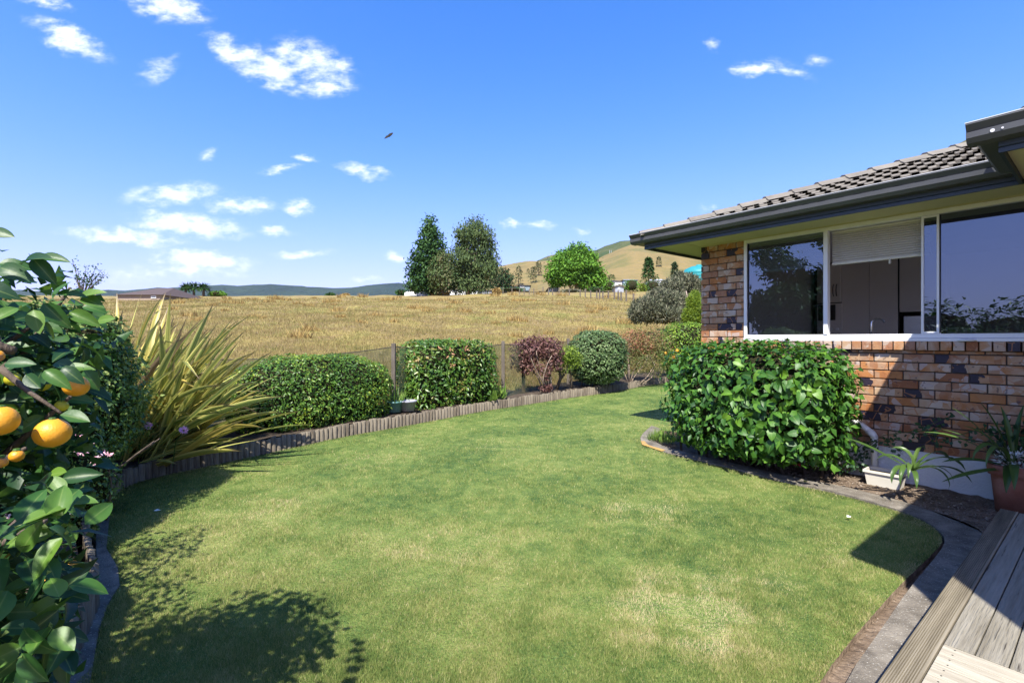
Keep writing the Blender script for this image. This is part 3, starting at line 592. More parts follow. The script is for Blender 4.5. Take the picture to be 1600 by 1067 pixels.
# ------------------------------------------------------------------ concrete mowing strips and planting beds
def ribbon(name, A, B, zf, mat, th=.06, parts=1, label=None):
    """strip between two equally long polylines, with a sawn joint every few pieces"""
    mb = MB(); n = len(A)
    for i in range(n-1):
        g = .0
        a0, a1, b0, b1 = A[i], A[i+1], B[i], B[i+1]
        vs_ = []
        for p in (a0, a1, b1, b0): vs_.append((p.x, p.y, zf(p.x, p.y)))
        for p in (a0, a1, b1, b0): vs_.append((p.x, p.y, zf(p.x, p.y)-th))
        mb.add(vs_, [(0,1,2,3),(0,4,5,1),(3,2,6,7)], 0)
    o = mb.build(name, mat); return tag(o, kind='structure')
so_ = [G(*p) for p in [(1018,666),(1000,682),(1002.5,694.5),(1032,706),(1070,715),(1138,730.6),(1183,742),(1251,758),(1300,768),(1387,792.6),(1437,810),(1468,829.5),(1478,845),(1470,863),(1421,921),(1384,976),(1321,1065)]] + [H(1.1,.62,gz(1)), H(-1.5,.64,gz(-1.))]
si_ = [G(*p) for p in [(1034,671),(1019,685),(1027,694),(1049,702),(1080,710),(1146,725),(1191,736),(1257,750.5),(1308,759),(1397,781),(1450,798),(1500,818),(1540,836)]] + [H(4.25,.40), H(3.4,.40), H(2.9,.40), H(2.2,.40), H(1.1,.40), H(-1.5,.40)]
SO = smooth_line(so_, 1); SI = smooth_line(si_, 1)
ribbon('mowing_strip', SO, SI, lambda x, y: gz(y)+.012, m_conc)
mb = MB(); a, b, c, d = G(1001,690), G(1034,707), G(1040,705), G(1007,691)
e1, e2 = G(1003.5,696.5), G(1013,697)
mb.add([(p.x, p.y, gz(p.y)+.017) for p in (a, e1, b, c, e2, d)], [(0,1,4,5),(1,2,3,4)]); tag(mb.build('lichen_patch', m_conc_o), kind='structure')
lo_ = [Vector((-1.60,-.9,0)), Vector((-1.62,.5,0))] + [G(*p) for p in [(141,1067),(155,983),(170,944),(187,916),(184,888),(166,858)]] + [G(172,800), G(181,772), G(213,753.5), G(308,731.8), G(417,707.5)]
li_ = [Vector((-1.82,-.9,0)), Vector((-1.84,.5,0))] + [G(*p) for p in [(88,1067),(118,990),(135,955),(150,925),(153,895),(150,860)]] + [G(150,800), G(165,767), G(205,746), G(300,728), G(412,706.3)]
ribbon('mowing_strip', [Vector(p) for p in lo_], [Vector(p) for p in li_], lambda x, y: gz(y)+.010, m_conc)
bed = [Vector((p.x, p.y, 0)) for p in SI[:-9]] + [H(4.3,.40), H(4.3,-1.0), H(6.03,-1.0), H(6.03,3.52), H(6.6,3.5)]
bed = [Vector((p.x, p.y, 0)) for p in bed]
def zbed(x, y): return -1.425+.012*math.sin(x*4.1)*math.sin(y*3.7)+.008*math.sin(x*11+y*7)
sheet('planting_bed', bed, zbed, m_soil, .07, jit=.014)
# soil chips on the bed
chips = MB()
for i in range(5200):
    D = rng.uniform(4.5, 5.95); t = rng.uniform(.4, 3.3); p = H(D, t); 
    if not inpoly(np.array([p.x]), np.array([p.y]), bed)[0]: continue
    s = rng.uniform(.003, .014); z = zbed(p.x, p.y); a = rng.random()*3.14; c_, s_ = math.cos(a), math.sin(a)
    q = [(p.x+c_*s*1.5, p.y+s_*s*1.5, z), (p.x-s_*s, p.y+c_*s, z+.002), (p.x-c_*s*1.5, p.y-s_*s*1.5, z), (p.x+s_*s, p.y-c_*s, z), (p.x, p.y, z+s*1.1)]
    chips.add(q, [(0,1,4),(1,2,4),(2,3,4),(3,0,4)])
tag(chips.build('bark_chips', M('chip', [(.06,.04,.027),(.13,.095,.065),(.17,.13,.095),(.40,.34,.27)], scale=30, bump=0, coords='World')), 'small bark chips and pebbles strewn on the soil below the brick wall', 'mulch', kind='stuff')
# raised bed behind the log edging
def offs(line, q):
    r = []
    for i, p in enumerate(line):
        d = (line[min(i+1, len(line)-1)]-line[max(i-1, 0)]); n_ = Vector((-d.y, d.x, 0)).normalized(); r.append(Vector((p.x, p.y, 0))+n_*q)
    return r
OB = offs(EDGE, 1.25); IB = offs(EDGE, .06)
bedp = IB+list(reversed(OB))
tag(sheet('raised_bed', bedp, lambda x, y: -1.516+.022*y+.155+.015*math.sin(x*5)*math.sin(y*4), m_darksoil, .22, jit=.02), kind='structure')
LB = [Vector((-1.98,-.8,0)), Vector((-2.0,.5,0)), Vector((-2.03,2.06,0)), Vector((-2.36,2.65,0)), Vector((-2.82,3.1,0)), Vector((-3.38,3.7,0)), Vector((-3.78,4.4,0)), Vector((-3.8,4.72,0)), Vector((-4.3,5.9,0)), Vector((-9,5.2,0)), Vector((-9,-.8,0))]
tag(sheet('raised_bed', LB, lambda x, y: -1.516+.022*y+.17+.02*math.sin(x*5)*math.sin(y*4), m_darksoil, .25, jit=.02), kind='structure')

# log edging: half round logs, each one a part
def logmesh(r, h, slant):
    mb = MB(); n = 9; ang = [math.pi*(-.5+i/(n-1)) for i in range(n)]
    prof = [(r*math.cos(a), r*math.sin(a)) for a in ang]
    lo = [(x*1.03, y, -.10) for x, y in prof]; hi = [(x*.97, y*.97, h-.012*(x > r*.5)+slant*y/r) for x, y in prof]
    vs_ = lo+hi; fs = [(i, i+1, n+i+1, n+i) for i in range(n-1)]+[(n-1, 0, n, 2*n-1), tuple(range(n, 2*n))]
    mb.add(vs_, fs); me = bpy.data.meshes.new('log'); me.from_pydata(mb.v, [], mb.f); me.materials.append(m_log)
    me.polygons.foreach_set('use_smooth', [True]*(len(fs)-2)+[False, False]); return me
LOGS = [logmesh(.034, .170+.014*random.uniform(-1, 1), .006*random.uniform(-1, 1)) for _ in range(9)]
LOGT = [logmesh(.034, .22+.014*random.uniform(-1, 1), .006*random.uniform(-1, 1)) for _ in range(5)]
def walk(line, step):
    out = []; acc = 0; need = 0
    for a, b in zip(line[:-1], line[1:]):
        L_ = (b-a).length
        while need <= acc+L_:
            p = a.lerp(b, (need-acc)/max(L_, 1e-6)); d = (b-a).normalized(); out.append((p, d)); need += step
        acc += L_
    return out
edging = thing('log_edging', 'long weathered half-round log edging along the far side of the lawn', 'garden edging', EDGE[0])
for p, d in walk(offs(EDGE, .02), .066):
    if p.y > 16: break
    zz = gz(p.y); n_ = Vector((d.y, -d.x, 0))
    inst(random.choice(LOGS), 'log', edging, (p.x, p.y, zz+random.uniform(-.008, .008)), (random.uniform(-.03, .03), random.uniform(-.04, .03), math.atan2(n_.y, n_.x)+random.uniform(-.1, .1)))
ledge = thing('log_edging', 'shaded weathered log edging below the citrus tree at near left', 'garden edging', (-2.0, 1.5, -1.47))
LL = [Vector((-1.88,-.6,0)), Vector((-1.9,.6,0)), Vector((-1.93,2.06,0)), Vector((-2.27,2.60,0)), Vector((-2.72,3.05,0)), Vector((-3.3,3.7,0)), Vector((-3.72,4.40,0))]
for p, d in walk(LL, .066):
    n_ = Vector((d.y, -d.x, 0))
    inst(random.choice(LOGT), 'log', ledge, (p.x, p.y, gz(p.y)+random.uniform(-.01, .01)), (random.uniform(-.03, .03), random.uniform(-.04, .03), math.atan2(n_.y, n_.x)+random.uniform(-.1, .1)))

# ------------------------------------------------------------------ the brick house (local frame: D through the wall, t along it)
house = thing('brick_house', 'single-storey clinker brick house with dark tiled hip roof and white windows', 'house', (6.0, 3.5, -1.42), house=True)
WT0, WT1 = -.10, 3.49      # wall from the wing to the free corner
CH = .0864; Z0 = -.138
brickme = {}
def brickobj(parent, Dc, t0, t1, z0, z1, dep=.07):
    key = (round(t1-t0, 3), round(z1-z0, 3), round(dep, 3))
    if key not in brickme:
        mb = MB(); l, h = key[0], key[1]; mb.box((-dep/2, -l/2, -h/2), (dep/2, l/2, h/2), bev=.0035)
        me = bpy.data.meshes.new('brick'); me.from_pydata(mb.v, [], mb.f); me.materials.append(m_brick); brickme[key] = me
    o = inst(brickme[key], 'brick', parent, (Dc+dep/2+random.uniform(-.0025, .0025), (t0+t1)/2, (z0+z1)/2)); return o
wall = MB(); wall.box((6.012, WT0, -1.08), (6.11, WT1-.012, -.03)); wall.box((6.012, 2.915, -.03), (6.11, WT1-.012, 1.232))
wall.box((6.012, WT0-.3, -1.08), (6.11, WT0, 1.232))
wallo = wall.build('wall', m_mortar, house)
def course(z, tA, tB, off):
    tt = tB-off
    if off > 0.02: yield (tt+.010, tB)
    while tt > tA+.02:
        a = max(tA, tt-.23); yield (a, tt); tt -= .24
for k in range(0, 11):            # below the sill
    z1 = Z0-CH*k-.010; z0 = z1-CH+.010
    for (a, b) in course(z1, .02, WT1, .120 if k % 2 else 0.0): brickobj(wallo, 6.0, a, b, z0, z1)
for k in range(0, 15):            # the pier left of the window
    z0 = -.053+CH*k; z1 = z0+CH-.010
    if z1 > 1.235: z1 = 1.235
    for (a, b) in course(z1, 2.915, WT1, .120 if k % 2 else 0.0):
        if b-a > .03: brickobj(wallo, 6.0, a, b, z0, z1)
for (a, b) in course(0, 2.915, WT1, 0.0): brickobj(wallo, 6.0, a, b, Z0, -.063)
t = 2.905                          # header sill course, standing proud
while t > .05:
    brickobj(wallo, 5.955, t-.078, t, -.107, -.022, dep=.10); t -= .0885
t = 2.905
while t > .05: brickobj(wallo, 6.0, t-.23, t, Z0+.001, -.112, dep=.07); t -= .24
# end wall of free corner, joined
ew = MB()
for k in range(-11, 15):
    z0 = Z0+.001+CH*k; z1 = min(z0+CH-.010, 1.235); D = 6.075+(.11 if k % 2 else 0)
    while D < 10:
        ew.box((D+.01, 3.42, z0), (D+.24, 3.49, z1)); D += .24
e_ = ew.build('end_brickwork', m_brick, wallo); e_['kind'] = 'stuff'
mb = MB(); mb.box((6.075, 3.40, -1.08), (10.3, 3.478, 1.235)); mb.build('end_wall', m_mortar, house)
fd = MB(); fd.box((5.992, WT0-.3, -1.7), (6.11, 3.485, -1.088)); fd.box((6.11, 3.3, -1.7), (10.3, 3.485, -1.088)); fd.build('foundation', m_found, house)
# wing wall towards the deck (outside the picture, seen from a side step)
ww = MB(); ww.box((4.95, -3.0, -1.08), (5.06, -.32, 1.23)); ww.box((5.06, -.42, -1.08), (6.0, -.32, 1.23)); ww.build('wing_wall', m_brick, house)
# window
def fr(mb, t0, t1, z0, z1, d0=5.975, d1=6.05): mb.box((d0, t0, z0), (d1, t1, z1), bev=.003)
win = MB()
ta = 2.905; TB = .22
m1a, m1b = tD(1287.5, 6), tD(1294.5, 6); m2a, m2b = tD(1439.5, 6), tD(1447, 6); m3a, m3b = tD(1458, 6), tD(1468, 6)
fr(win, ta-.038, ta, -.018, 1.225); fr(win, TB, ta-.038, 1.185, 1.225); fr(win, TB, ta-.038, .012, .052, 5.985)
fr(win, TB, ta-.001, -.020, .010, 5.962, 6.05)
fr(win, m1b, m1a, .052, 1.185); fr(win, TB, TB+.04, .052, 1.185)
wino = win.build('window', m_alu, house)
def sash(t0, t1, d, g=.022):
    mb = MB()
    mb.box((d, t0, .053), (d+.022, t0+g, 1.184), bev=.002); mb.box((d, t1-g, .053), (d+.022, t1, 1.184), bev=.002)
    mb.box((d, t0+g, .053), (d+.022, t1-g, .053+g), bev=.002); mb.box((d, t0+g, 1.184-g), (d+.022, t1-g, 1.184), bev=.002)
    return mb
def pane(t0, t1, d, m=m_glass, z0=.055, z1=1.182):
    mb = MB(); mb.add([(d, t0, z0), (d, t1, z0), (d, t1, z1), (d, t0, z1)], [(0,1,2,3)]); mb.build('pane', m, wino)
pane(m1a, ta-.038, 6.010, glassmat('left_pane', .12, (.40,.43,.46)))
sash(m3b+.0, m2a+.0, 5.992, .020).build('sash', m_alu, wino); pane(m3b+.02, m2a-.02, 6.004, m_glass_d)
rb = MB(); rb.box((5.99, ta-.044, .06), (6.03, ta-.0385, 1.18)); rb.box((5.99, m1a+.0005, .06), (6.03, m1a+.006, 1.18)); rb.box((5.99, m3b-.006, .06), (6.03, m3b-.0005, 1.18)); rb.build('seal', m_rub, wino)
pane(TB+.04, m3b-.006, 6.012, m_glass_d)
# soffit, fascia, gutter
EAV = 3.96
sf = MB(); sf.box((5.422, -.62, 1.236), (6.075, EAV-.02, 1.246)); sf.box((6.075, 3.40, 1.236), (10.3, EAV-.02, 1.246)); sf.build('soffit', m_soffit, house)
sl = MB(); sl.box((5.96, -.30, 1.226), (6.0, 3.49, 1.2355)); sl.build('soffit_bead', m_soffit, house)
sb2 = MB(); sb2.box((5.46, 3.486, 1.2315), (5.999, 3.494, 1.2355)); sb2.build('soffit_joint', m_soffit, house)
fa = MB()
prof = [(5.40, 1.200), (5.42, 1.200), (5.42, 1.335), (5.40, 1.335), (5.40, 1.292), (5.406, 1.286), (5.40, 1.280), (5.40, 1.240), (5.406, 1.234), (5.40, 1.228)]
fa.prism(prof, 1, .44, EAV); fa.box((5.42, EAV-.02, 1.200), (10.3, EAV, 1.335)); fa.build('fascia', m_navy, house)
GP = [(5.266,1.398),(5.262,1.388),(5.296,1.346),(5.284,1.343),(5.288,1.306),(5.312,1.276),(5.398,1.272),(5.398,1.36),(5.394,1.36),(5.394,1.278),(5.314,1.282),(5.294,1.308),(5.290,1.339),(5.302,1.345),(5.270,1.390)]
g = MB(); g.prism(GP, 1, .52, 4.11); 
GE = [(4.11+(5.40-a)-.138+.0, z) for a, z in GP]
g.prism([(t_-.0, z) for t_, z in [(3.962,1.272),(4.085,1.276),(4.10,1.306),(4.105,1.343),(4.11,1.395),(3.962,1.36)]], 0, 5.40, 10.3)
g.build('gutter', m_gutter, house)
g = MB(); g.box((5.262, .52, 1.398), (5.272, 4.112, 1.4025)); g.build('gutter_lip_highlight', m_lip, house)  # bright strip standing in for the highlight on the lip
# wing roof edge: same profile, one metre nearer
dD = -1.016
g = MB(); g.prism([(a+dD, z) for a, z in GP], 1, -3.2, .624)
ge_ = [(.624-(.138-(5.40-a)) if False else .486+(5.40-a), z) for a, z in GP]
g.prism([(t_, z) for t_, z in ge_], 0, 4.384, 5.262)
g.build('gutter', m_gutter, house)
g = MB(); g.box((5.262+dD, -3.2, 1.398), (5.272+dD, .626, 1.4025)); g.box((5.272+dD, .616, 1.398), (5.26, .626, 1.4025)); g.build('gutter_lip_highlight', m_lip, house)
f2 = MB(); f2.prism([(a+dD, z) for a, z in prof], 1, -3.2, .486)
f2.prism([(.486-(a-5.40), z) for a, z in prof], 0, 4.404, 5.40); f2.build('fascia', m_navy, house)
s2 = MB(); s2.box((4.406, -3.2, 1.236), (5.40, .462, 1.246)); s2.build('soffit', m_soffit, house)
jt = MB(); jt.box((4.383-.0015, .28, 1.205), (4.384, .283, 1.33)); jt.build('fascia_joint', m_lip, house)
dr_ = MB()
for (t_, z_, r_) in [(.50,1.318,.011),(.455,1.320,.006),(.20,1.315,.004)]: dr_.lathe([(0,0),(r_,0)], (0,0,0)); dr_.v[-48:] = [(5.2845+dD+q[1]*0-.0025, t_+q[0], z_+q[1]) for q in dr_.v[-48:]]
dr_.build('bird_dropping', m_lip, house)
# roof tiles on the main slope, hip caps, and the nearest tiles of the wing
TP = .362; CP = math.sqrt(1+TP*TP)
prof_t = [(0,.004),(.045,.004),(.060,.023),(.118,.023),(.133,.006),(.19,.006),(.205,.023),(.262,.023),(.277,.004),(.298,.004)]
def tilemesh(L=.345, th=.016):
    bm = bmesh.new(); n = len(prof_t); rows = []
    for k, (d, lift) in enumerate([(0, .027), (L, .0)]):
        rows.append([bm.verts.new((d, x-.15, z+lift)) for x, z in prof_t]); rows.append([bm.verts.new((d, x-.15, z+lift-th*1.6)) for x, z in prof_t])
    for i in range(n-1):
        bm.faces.new((rows[0][i], rows[2][i], rows[2][i+1], rows[0][i+1]))
        if prof_t[i][1]+prof_t[i+1][1] < .045: bm.faces.new((rows[0][i], rows[0][i+1], rows[1][i+1], rows[1][i]))
    bm.faces.new((rows[0][0], rows[1][0], rows[3][0], rows[2][0])); bm.faces.new((rows[0][-1], rows[2][-1], rows[3][-1], rows[1][-1]))
    return bm
b0 = tilemesh(); tile_me = bpy.data.meshes.new('tile'); b0.to_mesh(tile_me); b0.free(); tile_me.materials.append(m_tile)
roof = MB()
E0 = (5.300, 1.330)
roof.add([(5.32,-4,1.314),(5.32,4.06,1.314),(9.3,.08,1.314+3.98*TP),(9.3,-4,1.314+3.98*TP)], [(0,3,2,1)])
roof.add([(5.32,4.06,1.314),(9.3,.08,1.314+3.98*TP),(13.3,4.06,1.314)], [(0,1,2)])
roof.add([(4.31,.48,1.314),(4.31,-6,1.314),(7.29,-6,1.314+3*TP),(7.29,-2.4,1.314+3*TP)], [(0,1,2,3)])
roof.add([(4.31,.48,1.314),(7.29,-2.4,1.314+3*TP),(10.3,.48,1.314)], [(0,1,2)])
roofo = roof.build('roof', m_tile, house)
def puttile(D, t, hipclip=None, D0=E0[0]):
    z = E0[1]+(D-D0)*TP
    if hipclip is not None and t+.16 > hipclip-(D-D0):
        bm = tilemesh(); bmesh.ops.rotate(bm, cent=(0,0,0), matrix=Matrix.Rotation(-math.atan(TP), 3, 'Y'), verts=bm.verts); bmesh.ops.translate(bm, vec=(D, t, z), verts=bm.verts)
        pn = Vector((1, 1, 0)).normalized()
        bmesh.ops.bisect_plane(bm, geom=bm.verts[:]+bm.edges[:]+bm.faces[:], plane_co=(D0, hipclip+.03, 0), plane_no=pn, clear_outer=True)
        if len(bm.faces) == 0: bm.free(); return
        o0 = ORG[house.name]
        for v in bm.verts: v.co -= o0
        me = bpy.data.meshes.new('tile'); bm.to_mesh(me); bm.free(); me.materials.append(m_tile); o = bpy.data.objects.new('tile', me); COL.objects.link(o); o.parent = roofo
    else: inst(tile_me, 'tile', roofo, (D, t, z), (0, -math.atan(TP), 0))
ORG[roofo.name] = ORG[house.name].copy()
for r_ in range(11):
    D = E0[0]+r_*.305; t = 4.10-(.15 if r_ % 2 else 0)-.14
    while t > -.55:
        if t-.15 < 4.12-(D-E0[0]): puttile(D, t, 4.12)
        t -= .298
for r_ in range(3):
    D = 4.31+r_*.305; t = .36-(.15 if r_ % 2 else 0)
    while t > -2.2:
        if t-.15 < .50-(D-4.31): puttile(D, t, .50, 4.31)
        t -= .298
def hipcap(s, D0, tc):
    # a ridge capping piece following the hip line
    mb = MB(); L = .255; w = .125
    def pt(sv, side, up):
        D = D0+sv+side*w; t_ = tc-sv+side*w; base = E0[1]+TP*sv
        return (D, t_, base-abs(side)*TP*w*.6+up)
    vs_ = []
    for sv, up in ((s, .060), (s+L, .036)):
        for side, h in ((-1, -.022), (-.55, .012), (-.42, .034), (0, .042), (.42, .034), (.55, .012), (1, -.022)): vs_.append(pt(sv, side, up+h))
    for sv, up in ((s, .04), (s+L, .014)):
        for side, h in ((-1, -.03), (-.55, .0), (-.42, .02), (0, .03), (.42, .02), (.55, 0), (1, -.03)): vs_.append(pt(sv, side, up+h))
    fs = [(i, i+1, 7+i+1, 7+i) for i in range(6)]+[(i+1, i, 14+i, 14+i+1) for i in range(6)]
    mb.add(vs_, fs); return mb.build('hip_cap', m_tile, roofo)
s = .06
while s < 3.9: hipcap(s, E0[0], 4.08); s += .225
s = .12
while s < 1.5: hipcap(s, 4.31, .50); s += .225
# verandah roof whose shade falls across the deck and the lawn (just outside the frame on the right)
vr = MB(); VP = [(4.25,-.19),(2.10,-.19),(2.04,-.47),(1.37,-.97),(1.37,-3.2),(4.25,-3.2)]
vr.prism(VP, 2, 1.30, 1.39); vr.build('verandah_roof', m_gutter, house)
# downpipe
def hp(D, t, z): return (D, t, z)
tp0, tp1 = tD(1366, 5.92), tD(1318, 5.92)
dp = MB(); dp.tube([(5.93, tp0, -1.37), (5.93, tp0, -.985), (5.93, tp0+.012, -.962), (5.93, tp1, -.775), (5.93, tp1+.12, -.66)], .030, 12); dp.tube([(5.93, tp0, -1.0), (5.93, tp0+.012, -.975), (5.93, tp0+.055,-.935)], .0345, 12)
dp.build('downpipe', m_pvc, house, smooth=True)
# ------------------------------------------------------------------ kitchen behind the window
rm = MB()
rm.box((6.112, -1.5, -1.15), (9.95, 3.39, -1.10)); rm.box((6.112, -1.5, 1.30), (9.95, 3.39, 1.34)); rm.box((9.9, -1.5, -1.1), (9.95, 3.39, 1.3)); rm.box((6.112, 3.34, -1.1), (9.9, 3.39, 1.3)); rm.box((6.112, -1.5, -1.1), (7.0, -1.45, 1.3))
rm.box((6.112, -1.45, -1.1), (6.13, TB, 1.3)); rm.build('interior_shell', m_room, house)
CD = 9.3
cab = thing('kitchen_cabinet', 'tall pale pantry cabinet doors seen through the open kitchen window', 'cabinet', (CD, 2.3, -1.1), house=True)
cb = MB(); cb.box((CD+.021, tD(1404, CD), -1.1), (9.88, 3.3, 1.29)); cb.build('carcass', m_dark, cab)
cb = MB(); cb.box((CD+.03, tD(1470, CD), .42), (9.88, tD(1405, CD), 1.29)); cb.build('bridge_carcass', m_cup, cab)
ed = [1402.5, 1358, 1315, 1280]
for a, b in ((1402.3, 1358.4), (1357.8, 1315.2)):
    mb = MB(); mb.box((CD, tD(a, CD), -1.08), (CD+.02, tD(b, CD), 1.27), bev=.002); mb.build('door', m_cup, cab)
mb = MB(); mb.box((CD-.04, tD(1314.6, CD), .62), (CD+.02, tD(1278, CD), 1.27), bev=.002); dd = mb.build('door', m_cup, cab)
mb = MB()
for xx in (1302, 1307):
    tt = tD(xx, CD-.06); mb.tube([(CD-.045, tt, .72), (CD-.075, tt, .76), (CD-.085, tt, .82), (CD-.075, tt, .88), (CD-.045, tt, .92)], .007, 6)
mb.build('handle', m_dark, dd, smooth=True)
mb = MB(); mb.box((CD, tD(1440, CD), .47), (CD+.02, tD(1405.5, CD), 1.27), bev=.002); mb.build('door', m_cup, cab)
mb = MB(); mb.box((CD, tD(1478, CD), .47), (CD+.02, tD(1441, CD), 1.27), bev=.002); mb.build('door', m_cup, cab)
ov = thing('wall_oven', 'dark wall oven with pale control knobs beside the pantry', 'oven', (CD-.06, 3.0, -.3), house=True)
o1, o2 = tD(1314.5, CD-.06), tD(1276, CD-.06)
mb = MB(); mb.box((CD-.04, o1, -.95), (CD+.02, o2, .60)); mb.build('body', m_cup, ov)
mb = MB(); mb.box((CD-.05, o1+.09, .32), (CD-.041, o2-.02, .58)); mb.box((CD-.05, o1+.02, -.5), (CD-.041, o2-.02, -.02)); mb.build('oven_door', m_dark, ov)
for q in range(4):
    mb = MB(); tt = o1+.06+q*.09; mb.tube([(CD-.07, tt, .17), (CD-.041, tt, .17)], .022, 10); mb.build('knob', m_alu, ov)
mb = MB(); mb.box((CD-.07, o1+.01, .07), (CD-.041, o2, .095)); mb.build('handle', m_dark, ov)
fg = thing('refrigerator', 'stainless refrigerator in a dark recess right of the pantry', 'refrigerator', (CD+.05, 2.0, -1.1), house=True)
mb = MB(); mb.box((CD+.06, tD(1470, CD+.06), -1.09), (9.8, tD(1411, CD+.06), .36), bev=.01); mb.build('body', m_steel, fg)
mb = MB(); mb.box((CD+.62-.08, tD(1476, CD+.5), -1.09), (9.86, tD(1404, CD+.4), .42)); mb.build('recess', m_dark, fg)  # dark back panel, the recess shade is put into its colour
bn = thing('kitchen_bench', 'pale kitchen bench under the window inside the house', 'bench', (6.5, 1.5, -1.1), house=True)
mb = MB(); mb.box((6.135, -1.4, -.22), (6.75, 3.3, -.18), bev=.004); mb.build('top', m_cup, bn); mb = MB(); mb.box((6.14, -1.4, -1.1), (6.7, 3.3, -.225)); mb.build('carcass', m_cup, bn)
tp = thing('kitchen_tap', 'chrome gooseneck tap standing at the open kitchen window', 'tap', (6.30, tD(1361.5, 6.3), -.18), house=True)
tt = tD(1361.5, 6.3); mb = MB(); pts = [(6.30, tt, -.18), (6.30, tt, .17)]+[(6.30+.055-.055*math.cos(a), tt-.05*(1-math.cos(a))*.9, .17+.05*math.sin(a)) for a in np.linspace(.3, 2.9, 8)]
mb.tube(pts, .011, 8); mb.build('spout', m_steel, tp, smooth=True)
mb = MB(); mb.tube([(6.30, tt, -.05), (6.27, tt+.0, -.02)], .008, 6); mb.build('lever', m_steel, tp)
def blind(t0, t1, label, zb=.815):
    b = thing('venetian_blind', label, 'blind', (6.085, (t0+t1)/2, 1.18), house=True)
    mb = MB(); mb.box((6.065, t0, 1.165), (6.105, t1, 1.18)); mb.build('head_rail', m_slat, b)
    z = 1.155; me = None
    while z > zb+.03:
        if me is None:
            mb = MB(); mb.prism([(-.008,-.012),(.001,-.001),(.010,.0085),(.010,.0098),(.001,.0003),(-.008,-.0107)], 1, -(t1-t0)/2, (t1-t0)/2); me = bpy.data.meshes.new('slat'); me.from_pydata(mb.v, [], mb.f); me.materials.append(m_slat)
        inst(me, 'slat', b, (6.085, (t0+t1)/2, z)); z -= .0235
    mb = MB(); mb.box((6.070, t0, zb), (6.100, t1, zb+.022), bev=.003); mb.build('bottom_rail', m_slat, b)
    mb = MB()
    for f in (.12, .55, .9): mb.tube([(6.068, t0+(t1-t0)*f, 1.165), (6.068, t0+(t1-t0)*f, zb)], .0018, 4)
    mb.tube([(6.06, t0+(t1-t0)*.38, 1.165), (6.06, t0+(t1-t0)*.38, zb-.01)], .0022, 4); mb.tube([(6.06, t0+(t1-t0)*.38, zb-.005), (6.06, t0+(t1-t0)*.38, zb-.045)], .009, 6)
    mb.build('cord', m_slat, b)
blind(m2b-.02, m1b-.01, 'half-raised cream venetian blind behind the open middle window')
blind(m1a+.01, ta-.05, 'half-raised cream venetian blind behind the leftmost reflecting pane')
# small sensor dish on the sill
sd_ = thing('soap_dish', 'small oval black and white dish on the window sill ledge', 'dish', (5.985, tD(1510, 5.97), .0105-.0), house=True)
tt = tD(1511, 5.95)
mb = MB(); mb.lathe([(0,.0),(.034,.0),(.042,.008),(.042,.014),(.036,.017)], (5.95, tt, -.0195), 20, flat=1.5); mb.build('rim', m_alu, sd_, smooth=True)
mb = MB(); mb.lathe([(.036,.015),(.030,.0185),(0,.019)], (5.95, tt, -.0195), 20, flat=1.5); mb.build('pad', m_rub, sd_, smooth=True)
# ------------------------------------------------------------------ deck
ZD = -1.22
deck = thing('timber_deck', 'weathered grey timber deck with grooved edge board at lower right', 'deck', (4.9, 0, ZD), house=True)
gro = [(.0,ZD-.032),(.094,ZD-.032),(.094,ZD-.004),(.091,ZD)]
nb = 11; gw = .082/nb
pts = []
for i in range(nb): x0 = .006+i*gw; pts += [(x0+.0005, ZD), (x0+gw*.55, ZD), (x0+gw*.62, ZD-.0055), (x0+gw*.98, ZD-.0055)]
pr = [(.0,ZD-.032),(.091,ZD-.032),(.091,ZD-.003),(.089,ZD)]+[(x_, z_) for x_, z_ in reversed(pts)]+[(.003,ZD),(.0,ZD-.003)]
mb = MB(); mb.prism([(.444+x_, z_+.004) for x_, z_ in pr], 0, -1.0, 4.905); mb.build('edge_board', m_edgeb, deck)
bt = .4395; k = 0
while bt > -2.5:
    mb = MB(); mb.box((2.562, bt-.088, ZD-.03), (4.90, bt, ZD), bev=.002); mb.build('board', m_deck, deck, org=None); bt -= .0925; k += 1
mbn = MB(); bd = 2.554; blen = .0925
while bd > -1.0:
    mb = MB(); mb.box((bd-.0895, -2.2, ZD-.03), (bd, .4385, ZD+.001), bev=.002); bo = mb.build('board', m_deckb, deck)
    mb = MB()
    for tt in (.40, -.05, -.5):
        for q in (.022, .066): mb.lathe([(0, 0), (.0032, 0)], (bd-q, tt+random.uniform(-.004, .004), ZD+.0018), 8)
    mb.build('nail', m_rub, bo); bd -= .0925
mb = MB(); mb.box((-1.0, .445, -1.55), (4.88, .50, ZD-.034)); mb.box((4.84, -2.5, -1.55), (4.88, .44, ZD-.034)); mb.build('bearer', m_dark, deck)
mb = MB(); mb.box((-1., -2.5, -1.45), (4.83, .44, -1.40)); mb.build('under_deck_shade', m_dark, deck)  # dark slab that paints the shade seen between the boards
